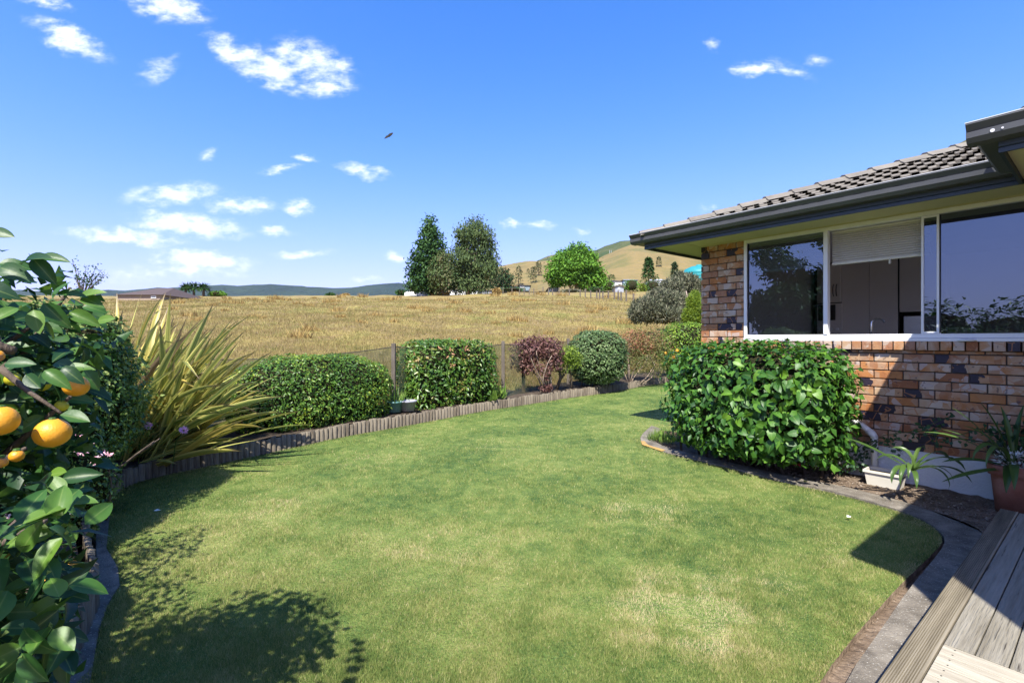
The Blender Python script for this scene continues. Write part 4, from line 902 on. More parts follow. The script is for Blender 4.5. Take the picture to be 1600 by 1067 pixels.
# ------------------------------------------------------------------ hedges and shrubs behind the lawn
def gbed(y): return -1.516+.022*y+.155
def limbs(mb, base, tips, r0, r1, seg=6, wob=.06, split=.35):
    for tp_ in tips:
        b = Vector(base); tp_ = Vector(tp_); m1 = b.lerp(tp_, split); m1.z = b.z+(tp_.z-b.z)*(split+.12); m1 += Vector((random.uniform(-wob, wob), random.uniform(-wob, wob), 0))
        m2 = b.lerp(tp_, .72)+Vector((random.uniform(-wob, wob), random.uniform(-wob, wob), wob))
        mb.tube([b, m1, m2, tp_], [r0, r0*.8, (r0+r1)*.42, r1], seg)
def hedge(name, label, cat, c, h, yaw, n, mat, L, W=.5, p=4, group=None, coresc=.84, barkm=None, stems=6, **k):
    zb = gbed(c[1]); r = thing(name, label, cat, (c[0], c[1], zb), group)
    core(c, h, yaw, p, coresc, m_core_shade, r)
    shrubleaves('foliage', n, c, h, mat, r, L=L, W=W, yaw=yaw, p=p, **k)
    mb = MB()
    for i in range(stems):
        a = (i+.5)/stems*2-1; q = Vector((a*h[0]*.75, random.uniform(-.3, .3)*h[1], 0)); q.rotate(Matrix.Rotation(yaw, 3, 'Z'))
        b = Vector((c[0]+q.x, c[1]+q.y, zb-.05)); limbs(mb, b, [b+Vector((random.uniform(-.1, .1), random.uniform(-.1, .1), c[2]-zb))], .018, .01)
    mb.build('stem', barkm or m_bark, r, smooth=True)
    return r
def seg(xa, da, xb, db):
    a = Vector(((xa-CX)/F*da, da)); b = Vector(((xb-CX)/F*db, db)); return a, b
# 1 rounded hedge
a = Vector((-3.66, 6.2)); b = Vector((-2.12, 7.82)); mid = (a+b)/2; yaw1 = math.atan2(b.y-a.y, b.x-a.x)
hedge('rounded_hedge', 'long rounded clipped hedge with small bright green leaves beside the flax', 'hedge', (mid.x, mid.y+.05, -.80), ((b-a).length/2+.10, .55, .58), yaw1, 21000, m_h1, .040, .5, p=2.7, depth=.12, lump=.05, seed=1, zmin=-.95, stems=9)
# 2 photinia hedge, square clipped
a = Vector((-1.86, 8.15)); b = Vector((-.52, 9.35)); mid = (a+b)/2; yaw2 = math.atan2(b.y-a.y, b.x-a.x)
r = hedge('square_hedge', 'square clipped glossy photinia hedge block with two coppery new shoots', 'hedge', (mid.x, mid.y+.12, -.66), ((b-a).length/2+.02, .46, .63), yaw2, 9500, m_h2, .072, .42, p=6, depth=.16, lump=.06, seed=2, zmin=-.97, stems=6, rand=1.)
q = np.array([P(703,553,8.2), P(688,547,8.2), P(726,549,8.4), P(705,568,8.15), P(649,556,8.0), P(730,545,8.4)]); q = np.repeat(q, 4, 0)+rng.normal(size=(24, 3))*.03
leafcloud('new_shoots', q, unit(rng.normal(size=(24, 3))+np.array([[0, -.6, 1]])), unit(rng.normal(size=(24, 3))+np.array([[0, -1, .5]])), .075, .026, np.clip(.8+.2*rng.random(24), 0, 1), leafmat('coppery_leaf', [(.22,.09,.045),(.32,.15,.08),(.38,.20,.11)]), r)
# 3 purple-leaved shrub: mushroom crown on pale stems
zb = gbed(10.4); pb = P(851, 0, 10.35); r = thing('purple_shrub', 'purple-leaved smoke bush with bare pale multi-stem base', 'shrub', (pb.x, pb.y, zb))
mb = MB(); tips = []
for (x_, y_, d_) in [(812,556,10.2),(825,545,10.5),(838,548,10.1),(850,540,10.4),(858,538,10.2),(868,545,10.6),(830,560,9.9),(872,560,10.3),(862,556,9.95),(845,560,10.6)]: tips.append(P(x_, y_, d_))
for i, tq in enumerate(tips): limbs(mb, (pb.x+random.uniform(-.12, .16), pb.y+random.uniform(-.08, .08), zb-.05), [tq], random.uniform(.013, .022), .006, wob=.07)
mb.build('stem', m_palebark, r, smooth=True)
for (x_, y_, d_, hx, hz_, n_) in [(822,548,10.3,.36,.27,900),(840,543,10.4,.34,.27,900),(862,546,10.35,.25,.28,750),(812,565,10.2,.20,.22,330),(868,566,10.3,.17,.2,260),(826,572,10.2,.22,.16,330),(851,578,10.2,.14,.2,160),(852,606,10.2,.14,.07,110)]:
    c_ = P(x_, y_, d_); shrubleaves('foliage', n_, c_, (hx, hx*.9, hz_), m_purple, r, L=.06, W=.6, p=2.4, depth=.6, lump=.10, seed=x_, rand=1.2)
# 4 small lime-green shrub on crooked stems
pb = P(882, 0, 10.7); zb = gbed(10.7); r = thing('lime_shrub', 'small sparse lime-green shrub on crooked bare stems beside the purple bush', 'shrub', (pb.x, pb.y, zb))
mb = MB(); b_ = P(868,0,10.6); 
mb.tube([(b_.x, b_.y, zb-.05), P(876,590,10.6), P(874,578,10.6), P(868,566,10.7)], [.04,.035,.02,.01], 7); mb.tube([P(876,592,10.6), P(884,582,10.6), P(888,566,10.7)], [.03,.02,.01], 6)
b_ = P(894,0,10.8); mb.build('stem', m_bark, r, smooth=True); mb = MB(); mb.tube([(b_.x, b_.y, zb-.05), P(892,585,10.8), P(887,568,10.8)], [.025,.02,.01], 6); mb.build('stem', m_bark, r, smooth=True)
for (x_, y_, hx, hz_, n_) in [(887,553,.27,.20,750),(876,561,.2,.18,420),(897,563,.18,.17,380),(880,577,.18,.12,200)]:
    shrubleaves('foliage', n_, P(x_, y_, 10.7), (hx, hx, hz_), m_lime, r, L=.05, W=.55, p=2.3, depth=.6, lump=.1, seed=x_, rand=1.2)
# 5 grey-green dome
c_ = P(933, 557, 11.5); hedge('domed_shrub', 'dense grey-green domed shrub clipped to the ground beside the red-tipped one', 'shrub', (c_.x, c_.y, -.42), (.68, .55, .62), .5, 8500, m_h4, .062, .5, p=2.9, depth=.14, lump=.06, seed=5, rand=1.)
# 6 red-tipped tall shrub with pale stems
pb = P(990, 0, 12.3); zb = gbed(12.3); r = thing('red_tipped_shrub', 'red-tipped green shrub with forked pale stems near the brick corner', 'shrub', (pb.x, pb.y, zb))
mb = MB()
for pts_ in ([(983,0),(983,575),(980,550)], [(984,0),(990,580),(999,564)], [(986,0),(990,590),(1010,565),(1012,555)], [(982,0),(975,582),(966,571)], [(1005,0),(1018,590),(1023,570),(1015,556)], [(1000,0),(1012,588),(1020,574)]):
    q = []
    for j, (x_, y_) in enumerate(pts_): q.append(P(x_, y_, 12.35) if y_ else Vector((P(x_, 0, 12.35).x, 12.35, zb-.05)))
    mb = MB(); mb.tube(q, [.018, .014, .010, .006][:len(q)] if len(q) == 4 else [.018, .013, .007], 6); mb.build('stem', m_palebark, r, smooth=True)
for (x_, y_, hx, hz_, n_) in [(990,535,.42,.36,2200),(1012,532,.44,.38,2400),(1003,560,.5,.35,1500),(1035,545,.35,.45,1300),(988,562,.28,.28,600),(1028,575,.4,.25,700)]:
    shrubleaves('foliage', n_, P(x_, y_, 12.5), (hx, hx, hz_), m_redgreen, r, L=.05, W=.4, p=2.6, depth=.55, lump=.08, seed=x_, rand=1.2, vb=(.25 if y_ < 540 and x_ < 1020 else -.12))
# 7 citrus hedge beyond, with a few fruits
c_ = P(1068, 548, 13.6); r = hedge('citrus_hedge', 'bright green citrus hedge with small orange fruit behind the house corner', 'hedge', (c_.x+.3, c_.y+.2, -.25), (1.05, .6, .72), .55, 8000, leafmat('young_citrus_leaf', [(.03,.07,.01),(.07,.14,.015),(.14,.22,.02),(.22,.28,.03)]), .065, .45, p=3.6, depth=.2, lump=.07, seed=9, rand=1.)
for (x_, y_) in [(1040,552),(1053,558),(1063,561),(1058,548)]:
    mb = MB(); mb.lathe([(.001,-.045),(.03,-.036),(.045,0),(.03,.036),(.001,.045)], P(x_, y_, 12.75), 10); mb.build('fruit', m_orange, r, smooth=True)
# low plants between
def rosette(name, label, c, n, L, mat, W=.25, spread=1., parent=None, cat='plant', z=None):
    zz = gbed(c.y) if z is None else z; r = parent or thing(name, label, cat, (c.x, c.y, zz))
    a = rng.random(n)*6.283; el = .3+1.1*rng.random(n)
    T = np.stack([np.cos(a)*np.cos(el), np.sin(a)*np.cos(el), np.sin(el)], 1)
    Pn = np.array([[c.x, c.y, zz]])+np.stack([np.cos(a)*.04*spread*rng.random(n)*3, np.sin(a)*.04*spread*rng.random(n)*3, 0*a], 1)
    N = unit(np.cross(T, np.stack([-np.sin(a), np.cos(a), 0*a], 1))*-1)
    leafcloud('leaves', Pn, T, N, L*(.6+.6*rng.random(n)), L*W, rng.random(n), mat, r, droop=.35, kind=None); return r
rosette('leafy_plant', 'bright green low leafy plant against the fence post', P(768, 0, 9.25), 90, .30, m_strap, .24, 2.2)
rosette('leafy_plant', 'bright strappy plant at the left end of the log edging under the flax', P(222, 0, 5.35), 60, .38, m_strap, .13, 2)
rosette('leafy_plant', 'small yellow-green flax seedling growing between hedge and grey tub', P(628, 0, 7.95), 26, .26, m_strap, .07, 1.)
# tubs behind the edging
def tub(name, label, c, r0, r1, h, mat, plant=None, flat=1):
    zz = gbed(c.y)+.03; o = thing(name, label, 'plant pot', (c.x, c.y, zz))
    mb = MB(); mb.lathe([(0,0),(r0,0),(r1*.97,h*.86),(r1*1.06,h*.87),(r1*1.08,h),(r1*.98,h),(r1*.94,h*.88),(0,h*.86)], (c.x, c.y, zz), 20, flat=flat); mb.build('tub', mat, o, smooth=True)
    if plant: rosette(None, None, Vector((c.x, c.y, 0)), 34, .24, plant, .07, 1.5, parent=o, z=zz+h*.85)
    return o
tub('teal_tub', 'round teal plastic tub with a strappy seedling behind the log edging', P(617,0,7.72), .105, .125, .17, m_teal, m_strap)
tub('grey_tub', 'grey plastic planter tub beside the teal one', P(637.5,0,7.80), .10, .135, .17, m_greyp)
# ------------------------------------------------------------------ mesh fence behind the hedges
fence = thing('mesh_fence', 'sagging green shade-cloth fence on grey posts behind the clipped hedges', 'fence', (-1.92, 7.9, -1.2))
FP = [(-8.2,4.9,-.35),(-6.0,5.3,-.32),(-4.35,6.35,-.25),(P(615,541,8.05).x,8.05,(HZ-540)/F*8.05),(P(786,536,9.62).x,9.62,(HZ-536)/F*9.62),(1.35,11.55,-.02),(3.3,13.6,.05),(5.6,16.2,.12)]
for (x_, y_, z_) in FP:
    mb = MB(); mb.box((x_-.033, y_-.03, gbed(y_)-.2), (x_+.033, y_+.03, z_+.04), bev=.006); mb.build('post', m_post, fence)
for (x_, y_, z_) in [(P(818,0,10.3).x,10.3,-.55), (P(857,0,10.6).x,10.6,-.5)]:
    mb = MB(); mb.box((x_-.04, y_-.03, gbed(y_)-.2), (x_+.04, y_+.03, z_), bev=.006); mb.build('stake', m_bark, fence)
mb = MB(); mw = MB()
for (a_, b_) in zip(FP[:-1], FP[1:]):
    n_ = 10; rows = []
    for i in range(n_+1):
        f = i/n_; x_ = a_[0]+(b_[0]-a_[0])*f; y_ = a_[1]+(b_[1]-a_[1])*f+.035; zt = a_[2]+(b_[2]-a_[2])*f-.07*math.sin(math.pi*f)-.02
        rows.append([(x_+.012*math.sin(j*2.3+i*1.7), y_+.02*math.sin(j*1.9+i), zt+(gbed(y_)-.05-zt)*j/5) for j in range(6)])
    for i in range(n_):
        for j in range(5): mb.add([rows[i][j], rows[i+1][j], rows[i+1][j+1], rows[i][j+1]], [(0,1,2,3)])
    mw.tube([rows[i][0] for i in range(n_+1)], .006, 5)
mb.build('shade_cloth', m_net, fence, smooth=True); mw.build('top_wire', m_wire, fence)
# ------------------------------------------------------------------ flax (phormium)
fb = Vector((-4.08, 5.1, -1.33))
flax = thing('flax_plant', 'large variegated flax with yellow-striped sword leaves leaning right', 'plant', fb)
def blade(base, az, el, L, W, bend, twist=0., brk=None, parent=None, mat=None, name='blade'):
    n = 9; p = Vector(base); ps = []; d_el = el; V = []; ac = []; al = []; Fc = []
    for i in range(n+1):
        f = i/n; w = W*(.60+1.3*f-1.9*f**3); w = max(w, .0015)
        dirv = Vector((math.cos(az)*math.cos(d_el), math.sin(az)*math.cos(d_el), math.sin(d_el)))
        side = Vector((-math.sin(az), math.cos(az), 0)); nrm = dirv.cross(side)*-1
        s2_ = side*math.cos(twist+f*.5)+nrm*math.sin(twist+f*.5); n2_ = dirv.cross(s2_)
        for k_, (o_, u_) in enumerate(((-.5, .16), (-.25, .06), (0, 0), (.25, .06), (.5, .16))):
            V.append(tuple(p+s2_*w*o_+n2_*w*u_)); ac.append(o_+.5); al.append(f)
        p = p+dirv*(L/n); d_el -= bend/n*(.4+1.6*f)
        if brk is not None and abs(f-brk) < .5/n: d_el -= 1.3
    for i in range(n):
        for k_ in range(4): a_ = i*5+k_; Fc.append((a_, a_+1, a_+6, a_+5))
    o = npmesh(name, np.array(V), np.array(Fc), mat or m_flax, parent, {'across': ac, 'along': al}, smooth=True); return o
for i in range(230):
    g_ = rng.random()
    if g_ < .62:      # the main fan leans right
        b_ = fb+Vector((rng.uniform(-.42, .45), rng.uniform(-.25, .4), rng.uniform(-.05, .12))); az = rng.normal(.2, .7); el = rng.uniform(.45, 1.3); L = rng.uniform(1.2, 1.75)
    elif g_ < .86:
        b_ = fb+Vector((rng.uniform(-.75, -.05), rng.uniform(.1, .8), 0)); az = rng.normal(1.2, 1.2); el = rng.uniform(1.2, 1.52); L = rng.uniform(1.45, 2.1)
    else:
        b_ = fb+Vector((rng.uniform(-.2, .4), rng.uniform(-.3, .1), 0)); az = rng.normal(.3, .6); el = rng.uniform(.2, .6); L = rng.uniform(.8, 1.25)
    bl = blade(b_, az, el, L, rng.uniform(.058, .088), rng.uniform(.05, .85)*rng.random()**.5+.05, rng.uniform(-.7, .7), rng.uniform(.6, .85) if (rng.random() < .13 and el > .75) else None, flax)
    co = np.empty(len(bl.data.vertices)*3); bl.data.vertices.foreach_get('co', co)
    if co.reshape(-1, 3)[:, 2].min() < -.08 or co.reshape(-1, 3)[:, 1].min() < -.50: bpy.data.objects.remove(bl)
for (x0, y0, x1, y1, dd_) in [(300,650,408,608,5.2),(330,640,398,648,5.1),(250,640,306,672,4.95)]:
    a_ = P(x0, y0, dd_); b_ = P(x1, y1, dd_+.1); v = b_-a_; blade(a_-v*.4+Vector((0,0,-.02)), math.atan2(v.y, v.x), math.atan2(v.z, v.xy.length)+.35, v.length*1.6, .05, .9, .3, None, flax)
# ------------------------------------------------------------------ left-hand shrubs
zb = gz(3.6)+.17
r = thing('abelia_bush', 'tall small-leaved flowering bush between citrus tree and flax', 'shrub', (-3.5, 3.6, zb))
for (c_, h_, n_, sd_) in [((-3.62,3.62,-.45), (.80,.80,.66), 15000, 1), ((-3.35,3.15,-.95), (.62,.55,.45), 7000, 2), ((-3.9,4.2,-.6), (.75,.65,.62), 5000, 3), ((-3.0,2.75,-1.05), (.42,.42,.33), 4200, 4), ((-4.4,3.3,-.5), (.7,.7,.7), 1800, 5), ((-3.05,3.35,-1.05), (.36,.36,.36), 3000, 6), ((-3.52,3.78,-.28), (.56,.5,.55), 9000, 7), ((-3.18,2.95,-.50), (.42,.5,.50), 6000, 8), ((-3.27,3.78,-.08), (.34,.36,.34), 3500, 9)]:
    c_ = (c_[0]-.17, c_[1], c_[2]); core(c_, h_, .3, 2.5, .80, m_core_shade, r); shrubleaves('foliage', n_, c_, h_, m_smallleaf, r, L=.034, W=.55, yaw=.3, p=2.5, depth=.22, lump=.10, seed=sd_, rand=1.1, vb=.05)
mb = MB()
for i in range(16): b_ = Vector((-3.4+random.uniform(-.4, .5), 3.3+random.uniform(-.4, .4), zb-.05)); limbs(mb, b_, [b_+Vector((random.uniform(-.3, .4), random.uniform(-.3, .3), random.uniform(.3, .6)))], .010, .004)
mb.build('stem', m_bark, r, smooth=True)
q = []
for (x_, y_) in [(128,668),(124,682),(128,692),(137,697),(140,690),(124,708),(137,706),(150,716),(162,710),(155,720),(171,711),(126,785),(120,870-90),(60,745),(42,760),(22,792),(14,806),(150,722),(134,700)]:
    for _ in range(9): q.append(P(x_+random.uniform(-4, 4), y_+random.uniform(-3, 3), 2.62+random.uniform(-.05, .05)))
q = np.array([tuple(v) for v in q]); nq = len(q)
leafcloud('blossom', q, unit(rng.normal(size=(nq, 3))+np.array([[.2,-.6,.3]])), unit(rng.normal(size=(nq, 3))+np.array([[0,-1,.2]])), .020, .013, rng.random(nq), m_pink, r)
# lilac flower heads under the flax
for i, (x_, y_, lb) in enumerate([(232,665,'loose lilac flower head nearest the small-leaved bush'), (287,672,'round lilac flower head hanging over the log edging')]):
    c_ = P(x_, y_, 4.75); r = thing('lilac_flower', lb, 'flower', (c_.x-.12, c_.y, gbed(4.9)))
    mb = MB(); mb.tube([(c_.x-.18, c_.y+.1, gbed(4.9)-.02), (c_.x-.1, c_.y+.03, c_.z-.12), c_], .004, 5); mb.build('stem', m_strap, r)
    n_ = 110; dd_ = unit(rng.normal(size=(n_, 3))); Pq = np.array(c_)[None]+dd_*.012
    leafcloud('petals', Pq, dd_, unit(rng.normal(size=(n_, 3))), .035 if i else .03, .008, rng.random(n_), m_lilac, r, kind=None)

# citrus tree, near left
cz = gz(1.4)+.17
cit = thing('citrus_tree', 'citrus tree with large glossy leaves and ripe orange fruit at near left', 'tree', (-1.95, 1.25, cz))
mb = MB(); mb.tube([(-1.95,1.25,cz-.1), (-1.93,1.27,cz+.35), (-1.85,1.3,cz+.7)], [.05,.045,.035], 9)
for (x_, y_, d_) in [(20,560,1.1),(60,500,1.2),(110,450,1.3),(40,700,1.1),(110,620,1.2),(70,820,1.15),(90,920,1.2),(30,960,1.1),(-60,430,1.2),(-100,700,1.0)]:
    limbs(mb, (-1.93,1.27,cz+.3+random.uniform(0,.3)), [P(x_, y_, d_)], .018, .004, wob=.08)
mb.tube([P(0,575,1.02), P(45,612,1.03), P(95,645,1.0)], [.007,.005,.003], 6); mb.tube([P(-30,480,1.1), P(-10,540,1.05), P(22,548,1.06)], [.018,.014,.010], 7)
mb.tube([P(0,850,1.05), P(60,820,1.15), P(110,790,1.25)], [.008,.006,.003], 6); mb.tube([P(0,840,1.0), P(40,800,1.1), P(80,765,1.2)], [.006,.005,.003], 6)
mb.build('branch', m_bark, cit, smooth=True)
CB = [((-1.62,1.22,-.00),(.50,.42,.25)), ((-1.52,1.33,-.16),(.36,.34,.26)), ((-1.78,1.30,-.45),(.62,.42,.35)), ((-1.66,1.20,-.70),(.42,.36,.24)), ((-1.72,1.15,-.95),(.38,.34,.20)), ((-1.9,.6,-.2),(.5,.5,.45)), ((-2.1,.1,-.1),(.5,.6,.5)), ((-2.3,1.0,-.35),(.5,.6,.5)), ((-2.35,1.65,-.45),(.42,.5,.45)), ((-.84,.86,-.50),(.20,.22,.24)), ((-1.55,1.5,-1.0),(.40,.36,.22)), ((-2.75,2.3,-.35),(.42,.45,.45)), ((-1.10,.22,.12),(.40,.26,.30))]
allq = []; alln = []
for i, (c_, h_) in enumerate(CB):
    q, nr = blob([1700,1500,2200,1500,900,900,900,900,1100,620,1300,900,1500][i], c_, h_, .2, 2.2, .75, .14, i); allq.append(q); alln.append(nr)
for c_, h_ in CB[5:9]: core((c_[0]-.12, c_[1]-.02, c_[2]), h_, .2, 2.2, .62, m_core_shade, cit)  # unseen solid hulls added in the off-frame clumps to deepen shade on the edging
q = np.concatenate(allq); nr = np.concatenate(alln)
# keep leaves out of the small-leaved bush and behind the silhouette
xi = CX+F*q[:, 0]/np.maximum(q[:, 1], .05); yi = HZ-F*q[:, 2]/np.maximum(q[:, 1], .05)
lim = np.interp(yi, [340, 380, 430, 470, 520, 600, 700, 760, 850, 950, 1000, 1100, 1400], [5, 45, 125, 165, 175, 150, 140, 130, 130, 110, 92, 85, 80])
vis = (q[:, 1] > .25)
k = (~vis) | (xi < lim+rng.normal(size=len(q))*14); k &= ~((q[:, 1] < .62) & (q[:, 0] > -1.2*q[:, 1]-.05)); k &= ~(q[:, 2] < cz+.12)
k &= q[:, 2] < .34-.0*q[:, 0]
q, nr = q[k], nr[k]; n_ = len(q)
N = unit(nr*.6+np.array([[0,-.15,.55]])+rng.normal(size=(n_, 3))*.5); T = unit(rng.normal(size=(n_, 3))+nr*.7+np.array([[0,0,-.3]])); T = unit(T-N*(T*N).sum(1, keepdims=True))
xi = CX+F*q[:, 0]/np.maximum(q[:, 1], .05); yi = HZ-F*q[:, 2]/np.maximum(q[:, 1], .05); d_ = q[:, 1]+.6*np.maximum(0, nr[:, 1])
order = np.argsort(np.where((xi > -60) & (yi < 1120) & (yi > 300) & (q[:, 1] > .3), q[:, 1]-.5*nr[:, 0], 99)); near = order[:300]; rest = order[300:]
leafcloud('foliage', q[rest], T[rest], N[rest], .060*(.65+.6*rng.random(len(rest))), .031*(.7+.5*rng.random(len(rest))), np.clip(rng.random(len(rest))*.9, 0, 1), m_citrus, cit, droop=.16)
def bigleaf(L, W, curl, fold, mat, name, heart=0., serr=0.):
    """a single leaf with midrib, rounded outline and curl, lying along +x"""
    n = 7; V = []; Fc = []
    for i in range(n+1):
        f = i/n; w = W*.5*(math.sin(math.pi*min(1, f**.8))**.75 if f < 1 else 0)
        if heart: w = W*.5*max(0, (1-f)**.75*(1+.5*f)) * (1 if f > 0 else .55)
        if serr and 0 < i < n: w *= 1+serr*(1 if i % 2 else -1)
        z = -curl*L*f*f; xx = L*f-(heart*L*.12 if i == 0 else 0)
        for s_, o_, u_ in ((-1, 1, fold), (-1, .5, fold*.35), (0, 0, 0), (1, .5, fold*.35), (1, 1, fold)):
            V.append((xx-(heart*.10*L*(o_) if i <= 1 else 0), s_*o_*w, z+u_*w))
    for i in range(n):
        for k_ in range(4): a_ = i*5+k_; Fc.append((a_, a_+5, a_+6, a_+1))
    V.append((-L*.16, .0, .004)); V.append((-L*.16, .0018, -.002)); 
    me = bpy.data.meshes.new(name); me.from_pydata(V, [], Fc+[(2, 40+0, 41)]); me.materials.append(mat); ra = me.attributes.new('rib', 'FLOAT', 'POINT'); ra.data.foreach_set('value', [1. if (j % 5 == 2 or j >= 40) else 0. for j in range(42)]); me.polygons.foreach_set('use_smooth', [True]*(len(Fc)+1)); return me
CL = [bigleaf(.085*s_, .046*s_*w_, c_, f_, m_citrus_o, 'leaf') for s_, w_, c_, f_ in [(.66,1,.22,.3),(.75,.92,.4,.4),(.58,1.05,.12,.2),(.8,.95,.3,.5),(.64,1.12,.5,.25)]]
def orient(T_, N_):
    T_ = Vector(T_).normalized(); N_ = Vector(N_); N_ = (N_-T_*N_.dot(T_)).normalized(); S_ = N_.cross(T_)
    return Matrix((T_, S_, N_)).transposed().to_euler()
for i in near: inst(random.choice(CL), 'leaf', cit, Vector(q[i]), orient(T[i], N[i]))
# fruit, each at its place in the photograph
def fruit(x_, y_, d_, rad, mat=m_orange, sq=.93, tilt=0):
    c_ = P(x_, y_, d_); mb = MB(); pr_ = []
    for j in range(13):
        a_ = math.pi*j/12; rr = math.sin(a_)*(1+.03*math.cos(a_)); zz = -math.cos(a_)*sq
        if j == 0: zz -= .05
        if j == 12: zz -= .06
        pr_.append((max(rr, .001)*rad, zz*rad))
    mb.lathe(pr_, (0,0,0), 22); mt = Matrix.Rotation(tilt, 3, 'Y')
    mb.v = [tuple(mt @ Vector(v)+c_) for v in mb.v]
    o = mb.build('fruit', mat, cit, smooth=True)
    # give each its own texture frame
    me = o.data; off = c_-ORG[cit.name]
    for v in me.vertices: v.co -= off
    o.location = off
    s_ = MB(); s_.lathe([(0,.004),(.005,.004),(.007,0)], (0,0,sq*rad*.94), 7); so2 = s_.build('calyx', m_strap, None); so2.parent = o
fruit(82, 676, .93, 0.0292); fruit(2, 657, .86, 0.0252, sq=1.0); fruit(119, 603, 1.05, 0.0237, tilt=.25); fruit(26, 712, .98, 0.0126); fruit(108, 890, 1.0, 0.0178, tilt=.3, sq=1.1)
fruit(72, 908, 1.05, 0.0155); fruit(-6, 556, .98, 0.0133); fruit(20, 592, 1.12, 0.0163, m_unripe); fruit(66, 600, 1.2, 0.0178, m_unripe); fruit(96, 634, 1.2, 0.0148, m_unripe); fruit(2, 722, .9, 0.0104)
# low leaves in front at the bottom left and at the upper silhouettes
for (x_, y_, d_, ang, sz) in [(36,930,.86,-1.1,1.15),(52,955,.84,-1.7,1.25),(92,925,.9,-1.9,.8),(60,1000,.86,.1,1.2),(35,1015,.82,-2.2,1.2),(75,1040,.9,.2,1.),(22,1040,.8,-1.,1.3),(100,990,.95,-.1,.9),(5,990,.8,.3,1.1),(55,880,.95,-.7,.9),
        (20,368,.92,-.2,1.0),(-10,372,.9,0,1.2),(60,398,.98,.35,1.1),(40,410,1.0,.1,1.1),(100,440,1.1,1.2,1.1),(120,455,1.1,.2,1.0),(145,452,1.15,.5,1.1),(30,425,.95,-.2,1.3),(75,430,1.,-.9,1.1),(90,402,1.05,.1,1.),(10,450,.9,-.1,1.4),
        (60,520,.95,-1.1,1.3),(95,500,1.0,-.8,1.2),(140,500,1.1,-.4,1.1),(45,565,.9,.1,1.),(150,470,1.15,-.2,1.1),(110,570,1.,-.1,1.),(160,480,1.2,0,1.),(150,600,1.1,-.8,1.1),(130,652,1.05,-.1,1.3),(135,740,1.1,.2,1.3),(100,735,1.,.3,1.2),(120,590,.95,-.5,1),(95,595,.9,-.5,1.),(60,605,.88,-.6,1.)]:
    c_ = P(x_, y_, d_); T_ = Vector((math.cos(ang), random.uniform(-.3, .3), math.sin(ang))); N_ = Vector((random.uniform(-.4, .4), -.8, .6+random.uniform(-.2, .4)))
    c_ = c_-T_*.04*sz; inst(random.choice(CL), 'leaf', cit, c_, orient(T_, N_), (sz*.84,)*3)
# tall laurel and tree outside the frame on the left: the windows mirror them
r = thing('laurel_hedge', 'tall dark laurel hedge standing left of the camera, mirrored in the windows', 'hedge', (-2.6, .3, -1.4))
for (c_, h_, n_) in [((-2.5,-.3,-.45),(.55,.9,1.1),2200), ((-2.9,.8,-.35),(.5,.7,1.1),1700), ((-2.3,-1.7,-.3),(.6,.8,1.3),1500)]:
    core(c_, h_, 0, 3, .78, m_core_shade, r); shrubleaves('foliage', n_, c_, h_, m_citrus, r, L=.12, W=.35, p=3, depth=.3, lump=.15, seed=3, rand=1.1, edge=.15)
# ------------------------------------------------------------------ hibiscus bush beside the house
hb = H(5.35, 2.6, -1.42)
hib = thing('hibiscus_bush', 'big clipped hibiscus bush with glossy heart-shaped leaves below the kitchen window', 'shrub', hb)
parts = [(H(5.36,2.45,-.64), (.50,.82,.62), 1.1), (H(5.68,3.12,-.66), (.55,.50,.60), .55), (H(5.22,2.55,-.74), (.38,.72,.50), .6), (H(5.5,1.98,-.70), (.42,.36,.55), .45)]
q = []; nr = []
for i, (c_, h_, w_) in enumerate(parts):
    core(c_, h_, NA, 3.2, .74, m_core_shade, hib)
    a_, b_ = blob(int(3600*w_), c_, h_, NA, 4.6, .26, .07, i+3); q.append(a_); nr.append(b_)
q = np.concatenate(q); nr = np.concatenate(nr)
tt_ = q[:, 0]*HW.x+q[:, 1]*HW.y; DD = q[:, 0]*HN.x+q[:, 1]*HN.y
k = ~((DD > 5.93) & (tt_ < 3.56)) & (q[:, 2] > -1.38) & (q[:, 2] < .03)
k &= ~((q[:, 2] < -1.22) & (rng.random(len(q)) < .45) & (tt_ < 2.6))
q, nr = q[k], nr[k]; n_ = len(q)
N = unit(nr*.8+np.array([[0,0,.45]])+rng.normal(size=(n_, 3))*.42); T = unit(rng.normal(size=(n_, 3))*.8+nr*.3+np.array([[0,0,-.55]])); T = unit(T-N*(T*N).sum(1, keepdims=True))
score = -(nr[:, 0]*q[:, 0]+nr[:, 1]*q[:, 1]+nr[:, 2]*q[:, 2])/np.linalg.norm(q, axis=1)+.35*rng.random(n_)-.10*q[:, 1]
order = np.argsort(-score); near, rest = order[:300], order[300:]
leafcloud('foliage', q[rest], T[rest], N[rest], .074*(.45+.95*rng.random(len(rest))), .056*(.45+.9*rng.random(len(rest))), np.clip(rng.random(len(rest))*.95, 0, 1), m_hib, hib, droop=.2)
HL = [bigleaf(.095*s_, .085*s_*w_, c_, f_, m_hib_o, 'leaf', heart=1, serr=.05) for s_, w_, c_, f_ in [(1,1,.2,.2),(1.15,.95,.3,.3),(.8,1.05,.12,.12),(.95,1.1,.32,.1),(.7,1,.2,.3)]]
for i in near: inst(random.choice(HL), 'leaf', hib, Vector(q[i])+Vector(nr[i])*.02, orient(T[i], N[i]))
for (x_, y_, d_, sz) in [(1198,722,4.95,1.35),(1286,722,4.75,1.4),(1178,718,5.0,.9),(1170,700,5.1,1.),(1258,712,4.9,.9),(1310,700,4.75,1.2),(1075,694,6.0,1.2)]:
    inst(random.choice(HL), 'leaf', hib, P(x_, y_-8, d_), orient(Vector((random.uniform(-.3, .3), -.3, -1)), Vector((0, -1, .5))), (sz,)*3)
